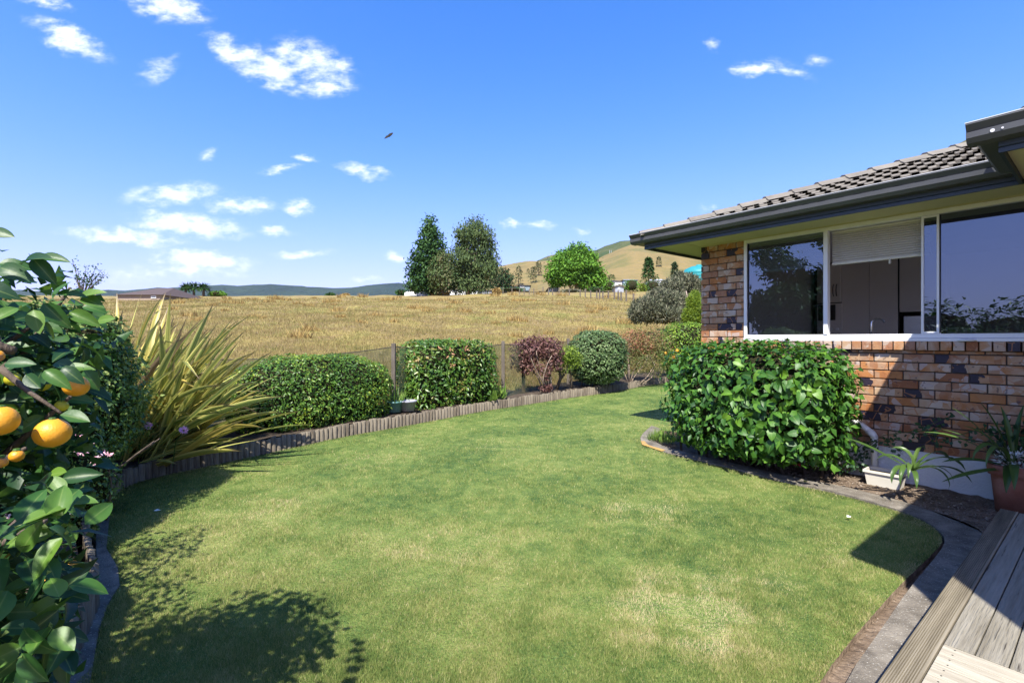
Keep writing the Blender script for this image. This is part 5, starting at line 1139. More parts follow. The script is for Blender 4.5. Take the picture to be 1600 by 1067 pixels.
for i in range(11):
    b_ = H(5.45+random.uniform(-.1, .15), 1.9+i*.15, -1.45); mb = MB(); limbs(mb, b_, [b_+Vector((random.uniform(-.3, .3), random.uniform(-.4, .2), .7))], .016, .006); mb.build('stem', m_bark, hib, smooth=True)
for i in range(14):
    b_ = H(4.98+random.uniform(-.05, .1), 1.9+random.random()*1.5, -1.1+random.random()*.9); v = Vector((random.uniform(-.2, .2), random.uniform(-.15, .05), random.uniform(-.1, .2))); mb = MB(); mb.tube([b_, b_+v], [.004, .002], 4); mb.build('stem', m_bark, hib, smooth=True)
# ground details in the bed
c_ = G(1247, 731); r = thing('red_flower', 'single fallen crimson hibiscus flower on the soil under the bush', 'flower', (c_.x, c_.y, c_.z+.03))
n_ = 26; dd_ = unit(rng.normal(size=(n_, 3))+np.array([[0,-.3,.6]])); leafcloud('petals', np.array([[c_.x, c_.y, c_.z+.055]])+dd_*.006, dd_, unit(rng.normal(size=(n_, 3))+np.array([[0,-1,0]])), .048, .034, rng.random(n_), m_redp, r, kind=None)
def tuft(label, c, n, L, mat, W=.012, name='grass_tuft', sp=.12):
    r = thing(name, label, 'plant', c); a = rng.random(n)*6.283; el = .5+1.*rng.random(n)
    T = np.stack([np.cos(a)*np.cos(el), np.sin(a)*np.cos(el), np.sin(el)], 1); Pn = np.array([tuple(c)])+np.stack([np.cos(a)*sp*rng.random(n), np.sin(a)*sp*rng.random(n), 0*a], 1)
    leafcloud('leaves', Pn, T, unit(np.cross(T, np.stack([-np.sin(a), np.cos(a), 0*a], 1))*-1), L*(.5+.7*rng.random(n)), W, rng.random(n), mat, r, droop=.3, kind=None)
c_ = G(1042, 692); tuft('fine green ground-cover tuft at the curved tip of the concrete strip', Vector((c_.x, c_.y+.12, c_.z)), 340, .15, m_strap, .010, 'ground_cover', .22)
c_ = G(1322, 735); tuft('dry straw tuft on the soil left of the cream planter trough', Vector((c_.x, c_.y+.05, c_.z)), 120, .11, m_dryclump, .010, 'dry_tuft', .14)
# cream trough by the wall
c_ = P(1390, 742, 4.62); Dt, tt = toH(Vector((c_.x, c_.y, 0))); Dt = 5.78
tr_ = thing('planter_trough', 'cream plastic planter trough under the downpipe end', 'planter', (Dt, tt, -1.42), house=True)
t0_, t1_ = tD(1410, 5.72), tD(1352, 5.72)
mb = MB(); h_ = .125
def frus(mb, D0, D1, a0, a1, z0, z1, fl):
    mb.add([(D0, a0, z0),(D1, a0, z0),(D1, a1, z0),(D0, a1, z0),(D0-fl, a0-fl, z1),(D1+fl, a0-fl, z1),(D1+fl, a1+fl, z1),(D0-fl, a1+fl, z1)], [(0,3,2,1),(0,1,5,4),(1,2,6,5),(2,3,7,6),(3,0,4,7)])
frus(mb, 5.70, 5.86, t0_+.02, t1_-.02, -1.43, -1.43+h_, .018)
mb.box((5.670, t0_-.008, -1.43+h_), (5.680, t1_+.008, -1.43+h_+.022)); mb.box((5.88, t0_-.008, -1.43+h_), (5.89, t1_+.008, -1.43+h_+.022)); mb.box((5.680, t0_-.008, -1.43+h_), (5.88, t0_+.002, -1.43+h_+.022)); mb.box((5.680, t1_-.002, -1.43+h_), (5.88, t1_+.008, -1.43+h_+.022)); mb.build('shell', m_trough, tr_)
mb = MB(); mb.box((5.685, t0_, -1.43+h_-.02), (5.875, t1_, -1.43+h_-.01)); mb.build('soil_fill', m_darksoil, tr_)
# arching strap-leaf plants (agapanthus-like), their leaves single parts
def straps(name, label, c, leaves, parent_loc=None):
    r = thing(name, label, 'plant', c)
    for (b_, az, el, L, W, bend) in leaves: blade(Vector(c)+Vector(b_), az, el, L, W*1.3, bend, random.uniform(-.3, .3), None, r, m_strapb, 'leaf')
    return r
m_strapb = M('arching_leaf', [(.04,.080,.020), (.07,.13,.03), (.11,.175,.045)], scale=5, rough=.35, bump=.15, bscale=60, dist=.002, wn=.4, wr=.6, trans=.25)
def az_to(x0, y0, x1, y1, d): a_ = P(x0, y0, d); b_ = P(x1, y1, d); return a_, b_
c_ = P(1425, 736, 4.25)
lv = []
for (dx, dz_, dy, L, w, bend) in [(-.62,.35,.1,.62,.030,.3),(-.5,-.02,-.2,.38,.035,2.4),(-.42,.0,-.3,.42,.030,2.6),(-.3,.08,-.3,.36,.03,2.6),(.1,.0,-.5,.42,.04,2.6),(.5,.1,0,.55,.036,1.8),(.55,.14,.2,.62,.034,1.6),(.4,.25,.3,.5,.03,1.6),(-.25,-.1,-.4,.3,.03,2.2),(.3,.05,-.4,.36,.035,2.4),(-.35,.22,.3,.32,.03,2.2),(.42,.0,-.1,.5,.03,1.5),(-.1,.3,.1,.3,.03,2.4)]:
    v = Vector((dx, dy, dz_)); lv.append(((0,0,0), math.atan2(v.y, v.x), math.atan2(v.z, v.xy.length)+.25*bend, L, w, bend))
straps('strap_plant', 'leaning strap-leaved plant with arching leaves in front of the cream trough', c_, lv)
# pot on the right with a cordyline-like plant
pc = Vector((4.17, 3.98, -1.42)); pot = thing('terracotta_pot', 'square-rimmed terracotta pot with arching plant at the end of the deck', 'plant pot', pc)
mb = MB(); R_ = .165
def sq_ring(r_, z_, n=32, p_=5.):
    out = []
    for k_ in range(n):
        a_ = 2*math.pi*k_/n; f = 1/((abs(math.cos(a_))**p_+abs(math.sin(a_))**p_)**(1/p_)); q_ = Vector((r_*f*math.cos(a_), r_*f*math.sin(a_), z_)); q_.rotate(Matrix.Rotation(NA+.12, 3, 'Z')); out.append(q_+pc)
    return out
rings = [sq_ring(r_, z_) for r_, z_ in [(.001,0),(.125,0),(.15,.27),(.153,.30),(.170,.305),(.176,.33),(.176,.365),(.170,.385),(.15,.388),(.145,.34),(.001,.335)]]
vs_ = [v for rg in rings for v in rg]; fs = [(i*32+k_, i*32+(k_+1) % 32, (i+1)*32+(k_+1) % 32, (i+1)*32+k_) for i in range(len(rings)-1) for k_ in range(32)]
mb.add(vs_, fs); mb.build('pot_body', m_terra, pot, smooth=True)
tp_ = pc+Vector((.02, 0, .36)); lv = []
for (dx, dz_, dy, L, w, bend) in [(-.45,.55,.05,.60,.030,.35),(-.2,.7,.1,.50,.036,.3),(-.7,.42,.15,.62,.026,.7),(-.6,.1,.1,.46,.034,.6),(-.7,-.05,-.1,.60,.028,.3),(-.5,.35,-.1,.50,.03,2.5),(-.45,.3,-.2,.52,.03,2.6),(-.3,.05,-.3,.44,.045,2.0),(-.25,.0,-.2,.42,.05,1.9),(-.35,.6,.2,.4,.024,.9),(.2,.7,.1,.5,.03,.6),(.3,.5,-.1,.5,.03,1.2),(-.62,.5,.2,.5,.022,.6),(.0,.8,.1,.45,.03,.4)]:
    v = Vector((dx, dy, dz_)); lv.append((v.normalized()*.01, math.atan2(v.y, v.x), math.atan2(v.z, v.xy.length)+.18*bend, L, w, bend))
for (b_, az, el, L, W, bend) in lv: blade(tp_+Vector((-.07,-.02,0))+Vector(b_), az, el, L*1.12, W*1.3, bend, random.uniform(-.3, .3), None, pot, m_strapb, 'leaf')
q, nr = blob(260, pc+Vector((0,-.02,.42)), (.13,.13,.08), 0, 2.2, .6, .1, 4); leafcloud('silver_foliage', q, unit(nr+rng.normal(size=(len(q), 3))*.6), unit(nr+rng.normal(size=(len(q), 3))*.6), .05, .018, rng.random(len(q)), m_silver, pot)
q, nr = blob(200, pc+Vector((.05,.05,.56)), (.18,.16,.16), 0, 2.2, .7, .1, 5); leafcloud('dark_foliage', q, unit(nr+rng.normal(size=(len(q), 3))*.6), unit(nr+rng.normal(size=(len(q), 3))*.6), .055, .03, rng.random(len(q)), m_rose, pot)
# trailing rose against the wall
rs = thing('trailing_rose', 'dark round-leaved rose stems trailing along the lower brick wall', 'climber', P(1345, 745, 4.85))
mb = MB(); q = []
for line in ([(1345,740),(1352,700),(1380,680),(1420,675),(1450,665),(1485,650)], [(1345,735),(1330,715),(1350,690),(1390,690),(1405,705)], [(1420,675),(1455,672),(1465,690)], [(1440,672),(1495,680),(1540,668)], [(1345,735),(1320,722),(1310,735)]):
    pts_ = [P(x_, y_, tD_ if False else 5.86/(.7841*(x_-CX)/F+.6207)) for x_, y_ in line]; mb = MB(); mb.tube(pts_, .0035, 4); mb.build('stem', m_strapb, rs, smooth=True)
    for a_, b_ in zip(pts_[:-1], pts_[1:]):
        for _ in range(13): q.append(tuple(a_.lerp(b_, random.random())+Vector((random.uniform(-.05,.05), random.uniform(-.06,-.01), random.uniform(-.07,.05)))))
for _ in range(110): q.append(tuple(P(1322+random.uniform(-28,34), 712+random.uniform(-24,20), 4.95)))
q = np.array(q); n_ = len(q)
leafcloud('leaves', q, unit(rng.normal(size=(n_, 3))+np.array([[0,0,-.6]])), unit(rng.normal(size=(n_, 3))*.6+np.array([[-.5,-.8,.4]])), .040*(.7+.5*rng.random(n_)), .034, rng.random(n_), m_rose, rs, kind=None)
# fallen leaves on the lawn
for i, (x_, y_, lb) in enumerate([(1323,813,'pale fallen leaf lying in the sunlit grass near the concrete strip'), (240,803,'pale fallen leaf lying in the shade of the hedge'), (729,652.5,'yellow fallen leaf at the foot of the log edging'), (1256,757,'small green fallen leaf beside the bush on the concrete strip')]):
    c_ = G(x_, y_); V_, F_ = leaf_geo(np.array([[c_.x, c_.y, c_.z+.028]]), np.array([[.9,.3,.1]]), np.array([[0,-.3,1.]]), .05, .032)
    o = npmesh('fallen_leaf', V_, F_, m_lime if i == 3 else m_silver if i < 2 else m_lime, None, {'var': [.9]*5}); tag(o, lb, 'leaf')
# ------------------------------------------------------------------ far country: hills
def hill(name, pts, d0, d1, ybase, mat, nrow=26, rough_=.0, back=.35, seed=0, ncol=140):
    """ridge given as picture columns and rows at distance d1; the slope starts at d0"""
    xs = np.array([p[0] for p in pts], float); ys = np.array([p[1] for p in pts], float)
    X_ = np.linspace(xs[0], xs[-1], ncol); Y_ = np.interp(X_, xs, ys)
    V = []; S_ = np.concatenate([np.linspace(0, 1, nrow), 1+np.linspace(.08, back, 6)])
    for s in S_:
        d = d0+(d1-d0)*s
        zr = (HZ-Y_)/F*d1; zb_ = (HZ-ybase)/F*d0
        if s <= 1: f = math.sin(s*math.pi/2)**1.15; z = zb_+(zr-zb_)*f
        else: z = zr-(zr-zb_)*((s-1)/back)**1.3*.7
        x = (X_-CX)/F*(d if s <= 1 else d)
        nse = rough_*d1*(np.sin(X_*.045+s*7+seed)*np.sin(X_*.013-s*11+seed)+.5*np.sin(X_*.11+s*17+seed))*math.sin(min(s, 1)*math.pi)
        V.append(np.stack([x, np.full_like(x, d), z+nse], 1))
    V = np.concatenate(V); m = ncol; n = len(S_); i, j = np.meshgrid(np.arange(n-1), np.arange(m-1), indexing='ij'); k = (i*m+j).ravel()
    o = npmesh(name, V, np.stack([k, k+1, k+m+1, k+m], 1), mat, None, None, smooth=True); return tag(o, kind='structure')
hill('forested_range', [(-2600,452),(-900,440),(-300,450),(60,458),(200,456),(270,452),(335,447.6),(370,449.5),(387,448.6),(418,445.4),(436,446.3),(454,448.6),(480,450.6),(504,452),(562,452),(585,447.6),(600,445),(616,443),(640,445),(670,449),(720,452),(800,450),(900,455)], 2100, 2700, 463, m_far, rough_=.0022, seed=2)
hill('golden_hill', [(640,452),(700,442),(745,432),(790,422.5),(811,420.6),(830,418),(855,415.6),(900,413),(960,415),(1020,420),(1100,426),(1180,440)], 210, 420, 456, m_gold, rough_=.002, seed=1)
hill('golden_hill', [(840,452),(890,436),(920,424),(939.5,412.7),(957,405),(968.8,398.7),(988,393.8),(1005,391.3),(1040,389),(1095,396),(1200,380),(1400,385),(1700,410),(2300,450)], 150, 330, 455, m_gold, rough_=.0022, seed=5)
hill('bush_clad_hill', [(800,424),(845,413.7),(860,409),(900,401),(932,397.5),(945,393),(960,390.6),(970,387),(980,385.6),(990,383),(1050,368),(1150,335),(1250,318),(1330,300),(1400,279),(1470,250),(1490,239),(1515,230),(1540,224),(1620,225),(1800,260),(2300,330)], 450, 760, 440, m_bush, rough_=.0035, seed=3, ncol=240)
# tree mass along the bush-clad crest and the range top: crowns as small leafy clumps
def crestmass(name, label, rows, d, n, size, mat):
    xs = np.array([r_[0] for r_ in rows], float); ys = np.array([r_[1] for r_ in rows], float)
    x = rng.uniform(xs[0], xs[-1], n); y = np.interp(x, xs, ys)+rng.random(n)**1.5*9; dd = d-(y-np.interp(x, xs, ys))*d*.012
    c_ = np.stack([(x-CX)/F*dd, dd, (HZ-y)/F*dd], 1); m_ = 9
    q = np.repeat(c_, m_, 0)+rng.normal(size=(n*m_, 3))*size*np.array([.35,.35,.3])
    o = leafcloud(name, q, unit(rng.normal(size=(len(q), 3))), unit(rng.normal(size=(len(q), 3))+np.array([[0,0,.6]])), size*.55, size*.45, rng.random(len(q)), mat, None); return tag(o, label, 'woodland')
crestmass('bush_canopy', 'dark native bush covering the ridge behind the right golden hill', [(845,413),(880,405),(932,397.5),(960,390.6),(980,385.6),(1010,379)], 750, 900, 7, m_far_dark)
# pines on the skyline above the roof, each a tree
def conifer(name, label, x_, ytop, ybot, d, wpx, mat, n=420, group=None, lean=0, cat='tree', droop=.3, pw=1.0, wmin=.12):
    b = P(x_, ybot, d); h = (ybot-ytop)/F*d; R_ = wpx/2/F*d
    r = thing(name, label, cat, b, group)
    mb = MB(); mb.tube([b-Vector((0,0,h*.05)), b+Vector((0,0,h*.5)), b+Vector((0,0,h*.97))], [h*.022, h*.014, h*.003], 6); mb.build('trunk', m_bark, r, smooth=True)
    f = rng.random(n)**.8; a = rng.random(n)*6.283; ph = np.floor(f*9)/9*2.3
    rr = R_*((1-f)**pw*(1-wmin)+wmin*(f < .97))*(.55+.45*rng.random(n))*(1+.22*np.sin(a*3+ph*9)+.15*np.sin(f*43)); 
    q = np.stack([b.x+rr*np.cos(a), b.y+rr*np.sin(a), b.z+h*(.07+.92*f)-rr*droop*.5], 1)
    T = unit(np.stack([np.cos(a), np.sin(a), -droop+.5*rng.random(n)-.1], 1)+rng.normal(size=(n, 3))*.35); N = unit(np.array([[0,0,1.]])+rng.normal(size=(n, 3))*.45)
    m_ = 3; q = np.repeat(q, m_, 0)+rng.normal(size=(n*m_, 3))*R_*.07; T = unit(np.repeat(T, m_, 0)+rng.normal(size=(n*m_, 3))*.4); N = np.repeat(N, m_, 0)
    s_ = R_*.30*(.6+.7*rng.random(len(q))); leafcloud('crown', q, T, N, s_, s_*.45, np.clip(.5*rng.random(len(q))+.5*np.repeat(rng.random(n), m_), 0, 1), mat, r, kind=None); return r
for i, x_ in enumerate([1474,1481,1487,1492,1499,1503,1510,1518,1527,1534]):
    yr = np.interp(x_, [1470,1490,1515,1540], [250,239,230,224])
    conifer('skyline_pine', ['leftmost tiny pine','second tiny pine from the left','third tiny pine from the left','fourth tiny pine from the left','fifth tiny pine from the left','sixth tiny pine, just right of the middle','fourth tiny pine from the right','third tiny pine from the right','second tiny pine from the right','rightmost tiny pine'][i]+' on the skyline above the tiled hip', x_, yr-random.uniform(7, 11), yr+2.5, 758, 5.5, m_pine, 40, 'pines on the skyline above the roof')
# ------------------------------------------------------------------ broadleaf trees
def crowntree(name, label, b, h, clumps, mat, size, per, trunk=.02, barkm=None, hang=0., aspect=.5, group=None, spread=.8, cat='tree', stems=1, tips=10, var0=0.):
    """clumps: list of (centre, radii) ellipsoids filled by leafy sprays"""
    r = thing(name, label, cat, b, group); mb = MB(); allc = []
    for (c_, rd) in clumps: allc.append(Vector(c_))
    for s_ in range(stems):
        bb = Vector(b)+Vector((random.uniform(-.3, .3), random.uniform(-.3, .3), 0))*h*.12*(stems > 1)
        top = allc[len(allc)//2] if stems == 1 else allc[s_ % len(allc)]
        mb.tube([bb-Vector((0,0,h*.04)), bb.lerp(top, .35)+Vector((random.uniform(-.02,.02)*h, 0, 0)), bb.lerp(top, .75), top+Vector((0,0,h*.05))], [h*trunk*1.2, h*trunk*.9, h*trunk*.55, h*trunk*.15], 7)
        for _ in range(tips//stems):
            t_ = random.choice(allc); limbs(mb, bb.lerp(top, random.uniform(.2, .7)), [t_+Vector((random.uniform(-1,1), random.uniform(-1,1), random.uniform(-.5,1)))*h*.04], h*trunk*.4, h*trunk*.06, 5, h*.02)
    mb.build('trunk', barkm or m_bark, r, smooth=True)
    Q = []; NN = []; VV = []
    for i, (c_, rd) in enumerate(clumps):
        n = max(10, int(per*(rd[0]*rd[2])/(size*size)*8.5)); d = unit(rng.normal(size=(n, 3))); rr = (1-.55*rng.random(n)**2.2)[:, None]
        sp = np.array(c_)+d*rr*np.array(rd)*(1+.15*lowfreq(d*3, 1., i))[:, None]
        m_ = 8; q = np.repeat(sp, m_, 0)+rng.normal(size=(n*m_, 3))*size*spread*np.array([1,1,.6+hang]); 
        if hang: q[:, 2] -= rng.random(len(q))*size*hang*2
        Q.append(q); NN.append(np.repeat(d, m_, 0)); VV.append(np.repeat(rng.random(n), m_))
    Q = np.concatenate(Q); NN = np.concatenate(NN); VV = np.concatenate(VV); n = len(Q)
    N = unit(NN*.5+np.array([[0,0,.6]])+rng.normal(size=(n, 3))*.6); T = unit(rng.normal(size=(n, 3))+NN*.4+np.array([[0,0,-.3-hang*2.5]]))
    leafcloud('crown', Q, T, N, size*(.55+.8*rng.random(n)), size*aspect, np.clip(.55*rng.random(n)+.45*VV+var0, 0, 1), mat, r, kind=None); return r
def zf1(x, y): return float(zfield(np.array([x]), np.array([y]))[0])
def ptree(name, label, xb, d, ybase, ytop, cl, mat, size, per, **k):
    b = P(xb, ybase, d); h = (ybase-ytop)/F*d; clumps = []
    for (x_, y_, rx, ry) in cl:
        rx *= d/F; ry *= d/F; dd = d+random.uniform(-.5, .5)*rx*1.2; clumps.append((P(x_, y_, dd), (rx, rx*.95, ry)))
    return crowntree(name, label, b, h, clumps, mat, size, per, **k)
# the two big trees on the crest
cl = [(672,345,5,8),(673,358,8,9),(668,366,9,9),(676,372,12,10),(667,382,14,10),(680,388,14,11),(664,398,18,11),(682,404,16,12),(656,412,17,10),(676,418,20,12),(652,426,15,9),(670,434,24,12),(690,436,16,12),(655,443,16,9),(676,448,22,8),(645,447,8,6)]
ptree('tall_poplar', 'tall dark green pyramidal tree, left one of the big pair on the field crest', 672, 93, 459, 336, cl, m_far_dark, .66, 1.7, trunk=.016, tips=14)
cl = [(741,349,13,9),(730,360,17,10),(752,362,16,11),(722,366,9,7),(742,374,22,12),(765,378,8,9),(728,388,20,12),(754,392,18,12),(720,402,22,12),(742,408,24,14),(768,405,9,9),(712,418,20,12),(736,426,24,13),(762,420,14,12),(771,412,7,8),(702,432,15,11),(722,440,22,11),(746,441,20,10)]
ptree('weeping_birch', 'large grey-green weeping tree, right one of the big pair on the field crest', 732, 96, 459, 338, cl, m_willow, .62, 1.7, trunk=.012, hang=.55, aspect=.38, stems=3, tips=18, barkm=m_palebark)
cl = [(690,400,9,9),(684,412,11,10),(694,418,12,12),(682,428,12,10),(694,436,12,11),(688,446,11,7)]
ptree('browning_tree', 'smaller olive and brown tinged tree standing between the big pair', 693, 90, 458, 392, cl, leafmat('browning_leaf', [(.022,.050,.012),(.05,.085,.022),(.085,.10,.035),(.14,.10,.06)], rough=.6), .52, 1.5, trunk=.014, hang=.2)
cl = [(786,424,6,5),(793,432,7,6),(781,434,9,8),(790,442,11,7),(770,444,9,7)]
ptree('shelter_tree', 'dark rounded shelter tree right behind the weeping tree', 786, 125, 450, 418, cl, m_pine, .65, 1.1)
# the bright rounded tree
cl = [(903,392,15,10),(888,400,17,11),(916,402,16,11),(876,411,16,12),(899,411,22,12),(922,413,14,12),(868,424,15,12),(890,424,20,13),(912,424,20,13),(930,426,12,12),(865,436,10,9),(882,436,16,10),(904,436,20,10),(926,436,14,10),(938,437,8,8),(934,445,9,6),(918,446,14,6)]
ptree('rounded_tree', 'large bright green round-crowned tree at the far field boundary', 898, 112, 457, 382, cl, m_walnut, .66, 1.7, trunk=.016, stems=4, tips=22, barkm=m_palebark)
# dark conifers on the middle hill
conifer('hill_conifer', 'slim dark conifer on the golden hill right of the birch, above the red house', 810.5, 416, 444, 235, 13, m_pine, 220, pw=.55, wmin=.3)
conifer('hill_conifer', 'broad dark conifer on the golden hill, middle one of three', 833, 417, 439, 240, 12, m_pine, 220, pw=.6, wmin=.25)
conifer('hill_conifer', 'uneven tall dark conifer nearest the bright round tree', 841.5, 408, 430, 262, 11, m_pine, 260, pw=.35, wmin=.4)
conifer('hill_conifer', 'short dark conifer tucked left of the middle hill conifer', 825.5, 420, 429, 255, 7, m_pine, 100, pw=.6, wmin=.3)
for i, (x_, y_, w_) in enumerate([(787,420,7),(793,417.5,8),(799.5,418.5,6),(824.5,417.2,5),(831,415.6,4.5),(784,423,6)]):
    conifer('ridge_tree', ['second little skyline tree from the left on the middle golden hill','third and widest little skyline tree on the middle golden hill','fourth little skyline tree from the left on the middle golden hill','little skyline tree above the gap between the hill conifers','rightmost little skyline tree beside the uneven tall conifer','leftmost little skyline tree beside the rounded shelter tree'][i], x_, y_-1.5, y_+4, 415, w_, m_pine, 60, 'ridge trees on the middle golden hill', pw=.4, wmin=.5)
for i, (x_, y_) in enumerate([(830,442),(835.5,441),(842,440),(846.5,440)]):
    conifer('young_tree', ['leftmost of four young trees below the hill conifers','second from the left of four young trees below the hill conifers','third from the left of four young trees below the hill conifers','rightmost of four young trees below the hill conifers'][i], x_, y_-2.5, y_+2, 200, 4, m_far_dark, 50, 'row of young trees on the hillside', pw=.5, wmin=.5)
conifer('spruce_tree', 'blue-green spruce standing in front of the right golden hill', 1013.5, 402.5, 440, 118, 25, m_far_dark, 520, pw=1.1, wmin=.12)
conifer('spruce_tree', 'small lone conifer high on the right golden hill', 1029.5, 401, 417, 190, 10, m_pine, 200, pw=.7, wmin=.3)
conifer('spruce_tree', 'spruce tip rising behind the grey olive shrub', 1054, 410, 445, 100, 20, m_pine, 380, pw=1.1)
conifer('hill_conifer', 'low dark rounded tree at the foot of the right golden hill', 955, 429, 440, 150, 12, m_far_dark, 160, pw=.3, wmin=.6)
# garden greenery at the far boundary
def farshrub(name, label, x_, y_, rx, ry, d, mat, size=.35, per=1.2, cat='shrub'):
    b = P(x_, y_+ry, d); cl_ = [(P(x_+dx*rx*.5, y_+dz_*ry*.3, d), (rx*.6*d/F, rx*.5*d/F, ry*.7*d/F)) for dx, dz_ in ((-1,.2),(1,.3),(0,-.3),(.4,-.2),(-.5,-.1))]
    r = thing(name, label, cat, b); Q = []; NN = []
    for c_, rd in cl_:
        n = int(150*per); dv = unit(rng.normal(size=(n, 3))); Q.append(np.array(c_)+dv*np.array(rd)*(1-.4*rng.random((n, 1))**2)); NN.append(dv)
    Q = np.concatenate(Q); NN = np.concatenate(NN); n = len(Q); s_ = size*(.6+.7*rng.random(n))
    core(P(x_, y_, d), (rx*.8*d/F, rx*.7*d/F, ry*.85*d/F), 0, 2.3, .8, m_core_shade, r)
    leafcloud('foliage', Q, unit(rng.normal(size=(n, 3))+NN*.4), unit(NN*.6+np.array([[0,0,.6]])+rng.normal(size=(n, 3))*.5), s_, s_*.6, rng.random(n), mat, r); return r
for a_ in [('garden_shrub','low dark green hedge shrub directly beneath the round tree',932,453,11,5.5,104,m_far_dark),('garden_shrub','bright loose shrub left of the small grey shed',951,446,9,9,106,m_walnut),('garden_hedge','tall clipped bright green hedge right of the small grey shed',987,446,14,11,108,m_walnut),
           ('garden_shrub','yellow-green feathery shrub between the far hedges',1005,450,5,8,105,m_lime),('garden_hedge','darker green hedge mass right of the yellow-green shrub',1020,447,14,10,107,m_far_dark),('garden_shrub','low grey-green shrub row under the round tree',893,455,16,3,105,m_olive),
           ('garden_hedge','low trimmed green hedge in front of the red-walled house',800,452,22,2.6,118,m_far_dark),('garden_shrub','small rounded green treetop beyond the paddock, left of the white tarps',627,457,8,5,104,m_far_dark),('garden_shrub','small dark shrub beside the white tarps',648,457,5,4,110,m_far_dark),
           ('garden_shrub','straw coloured clump at the crest right of the birch',777,455,6,5,90,m_dryclump),('garden_shrub','low scrub clump on the crest below the distant range',516,461,7,3,98,m_far_dark),('garden_shrub','tiny straw clump on the crest near the range dip',540,461.5,6,2.5,97,m_dryclump),
           ('garden_shrub','dark leafy shrub under the pale roof at right',940,441,10,4,125,m_far_dark)]:
    farshrub(*a_)
# palms and shrubs at the left crest
for i, (x_, w_) in enumerate([(290,9),(303,11),(318,10)]):
    b = P(x_, 463, 95); r = thing('palm_tree', ['leftmost of three short palms on the crest behind the flax', 'middle one of three short palms on the crest behind the flax', 'rightmost of three short palms on the crest behind the flax'][i], 'tree', b, 'short palms on the crest')
    mb = MB(); mb.tube([b, P(x_, 450, 95)], [.25,.2], 6); mb.build('trunk', m_bark, r)
    n = 130; a = rng.random(n)*6.283; el = rng.uniform(-.3, 1.3, n); T = np.stack([np.cos(a)*np.cos(el), np.sin(a)*np.cos(el), np.sin(el)], 1)
    leafcloud('crown', np.array([tuple(P(x_, 451, 95))])+T*.25, T, unit(np.array([[0,0,1.]])+rng.normal(size=(n, 3))*.3), w_/F*95*(.7+.5*rng.random(n)), .22, rng.random(n), m_far_dark, r, kind=None, droop=.4)
farshrub('garden_shrub', 'bushy green shrub right of the three palms', 340, 459, 13, 5, 96, m_walnut)
farshrub('garden_shrub', 'pale straw shrub left of the palms beside the brown roof', 262, 460, 9, 4, 92, m_dryclump)
# wispy tree behind the citrus at left
b = P(128, 470, 14); r = thing('wispy_tree', 'fine-twigged wispy treetop showing above the citrus leaves', 'tree', b); mb = MB(); Q = []
for (x_, y_) in [(113,406),(121,420),(135,415),(150,418),(160,421),(168,428),(146,428),(128,430),(158,436),(140,438),(118,436)]:
    tq = P(x_, y_, 14); mb.tube([b, b.lerp(tq, .5)+Vector((0,0,.1)), tq], [.03,.015,.004], 4)
    for _ in range(26): f = random.uniform(.45, 1); Q.append(tuple(b.lerp(tq, f)+Vector((random.gauss(0,.05), random.gauss(0,.05), random.gauss(0,.05)+.05))))
mb.build('branch', m_bark, r); Q = np.array(Q); n = len(Q); leafcloud('crown', Q, unit(rng.normal(size=(n, 3))+np.array([[.5,0,.3]])), unit(rng.normal(size=(n, 3))), .09, .035, rng.random(n), m_far_dark, r, kind=None)
# grey-olive shrub and its neighbours near the house corner
def scrub(name, label, b, clumps, mat, L, n, barkm, stems):
    r = thing(name, label, 'shrub', b); mb = MB()
    for s_ in stems: mb.tube([P(*p) for p in s_], [.06,.045,.03,.02][:len(s_)], 6)
    mb.build('stem', barkm, r, smooth=True)
    for (x_, y_, rx, ry, d) in clumps:
        k = d/F; q, nr = blob(int(n*rx*ry/300), P(x_, y_, d), (rx*k, rx*k*.9, ry*k), 0, 2.2, .5, .16, x_); m_ = len(q)
        core(P(x_, y_, d), (rx*k, rx*k*.9, ry*k), 0, 2.2, .66, m_core_shade, r)
        leafcloud('foliage', q, unit(nr*.8+rng.normal(size=(m_, 3))*.7+np.array([[0,0,.5]])), unit(rng.normal(size=(m_, 3))+nr), L*(.6+.7*rng.random(m_)), L*.28, rng.random(m_), mat, r)
    return r
scrub('olive_scrub', 'grey olive tea-tree scrub leaning over the pasture beside the house', P(1035, 505, 24), [(1012,485,26,18,24),(1034,474,28,20,24.5),(1058,480,24,20,25),(998,492,14,12,23.6),(1050,455,20,18,26),(1075,450,18,20,26.5),(1040,492,34,12,24),(1062,440,12,14,27),(1085,455,14,18,27)], m_olive, .20, 2100, m_palebark,
      [[(1080,505,24),(1078,480,24.5),(1070,465,25),(1068,450,26)],[(1085,500,24),(1066,492,24),(1050,480,24)],[(1092,492,24),(1075,470,24.5),(1072,455,25)],[(1060,505,23.5),(1078,496,23.5),(1092,498,23.5)]])
scrub('bright_sapling', 'bright light-green sapling hard against the brick corner', P(1084, 520, 18), [(1083,478,9,16,18),(1078,495,10,14,18),(1090,490,9,18,18.2),(1086,465,6,9,18.2)], m_lime, .12, 5200, m_bark, [[(1084,520,18),(1083,490,18),(1084,465,18)]])
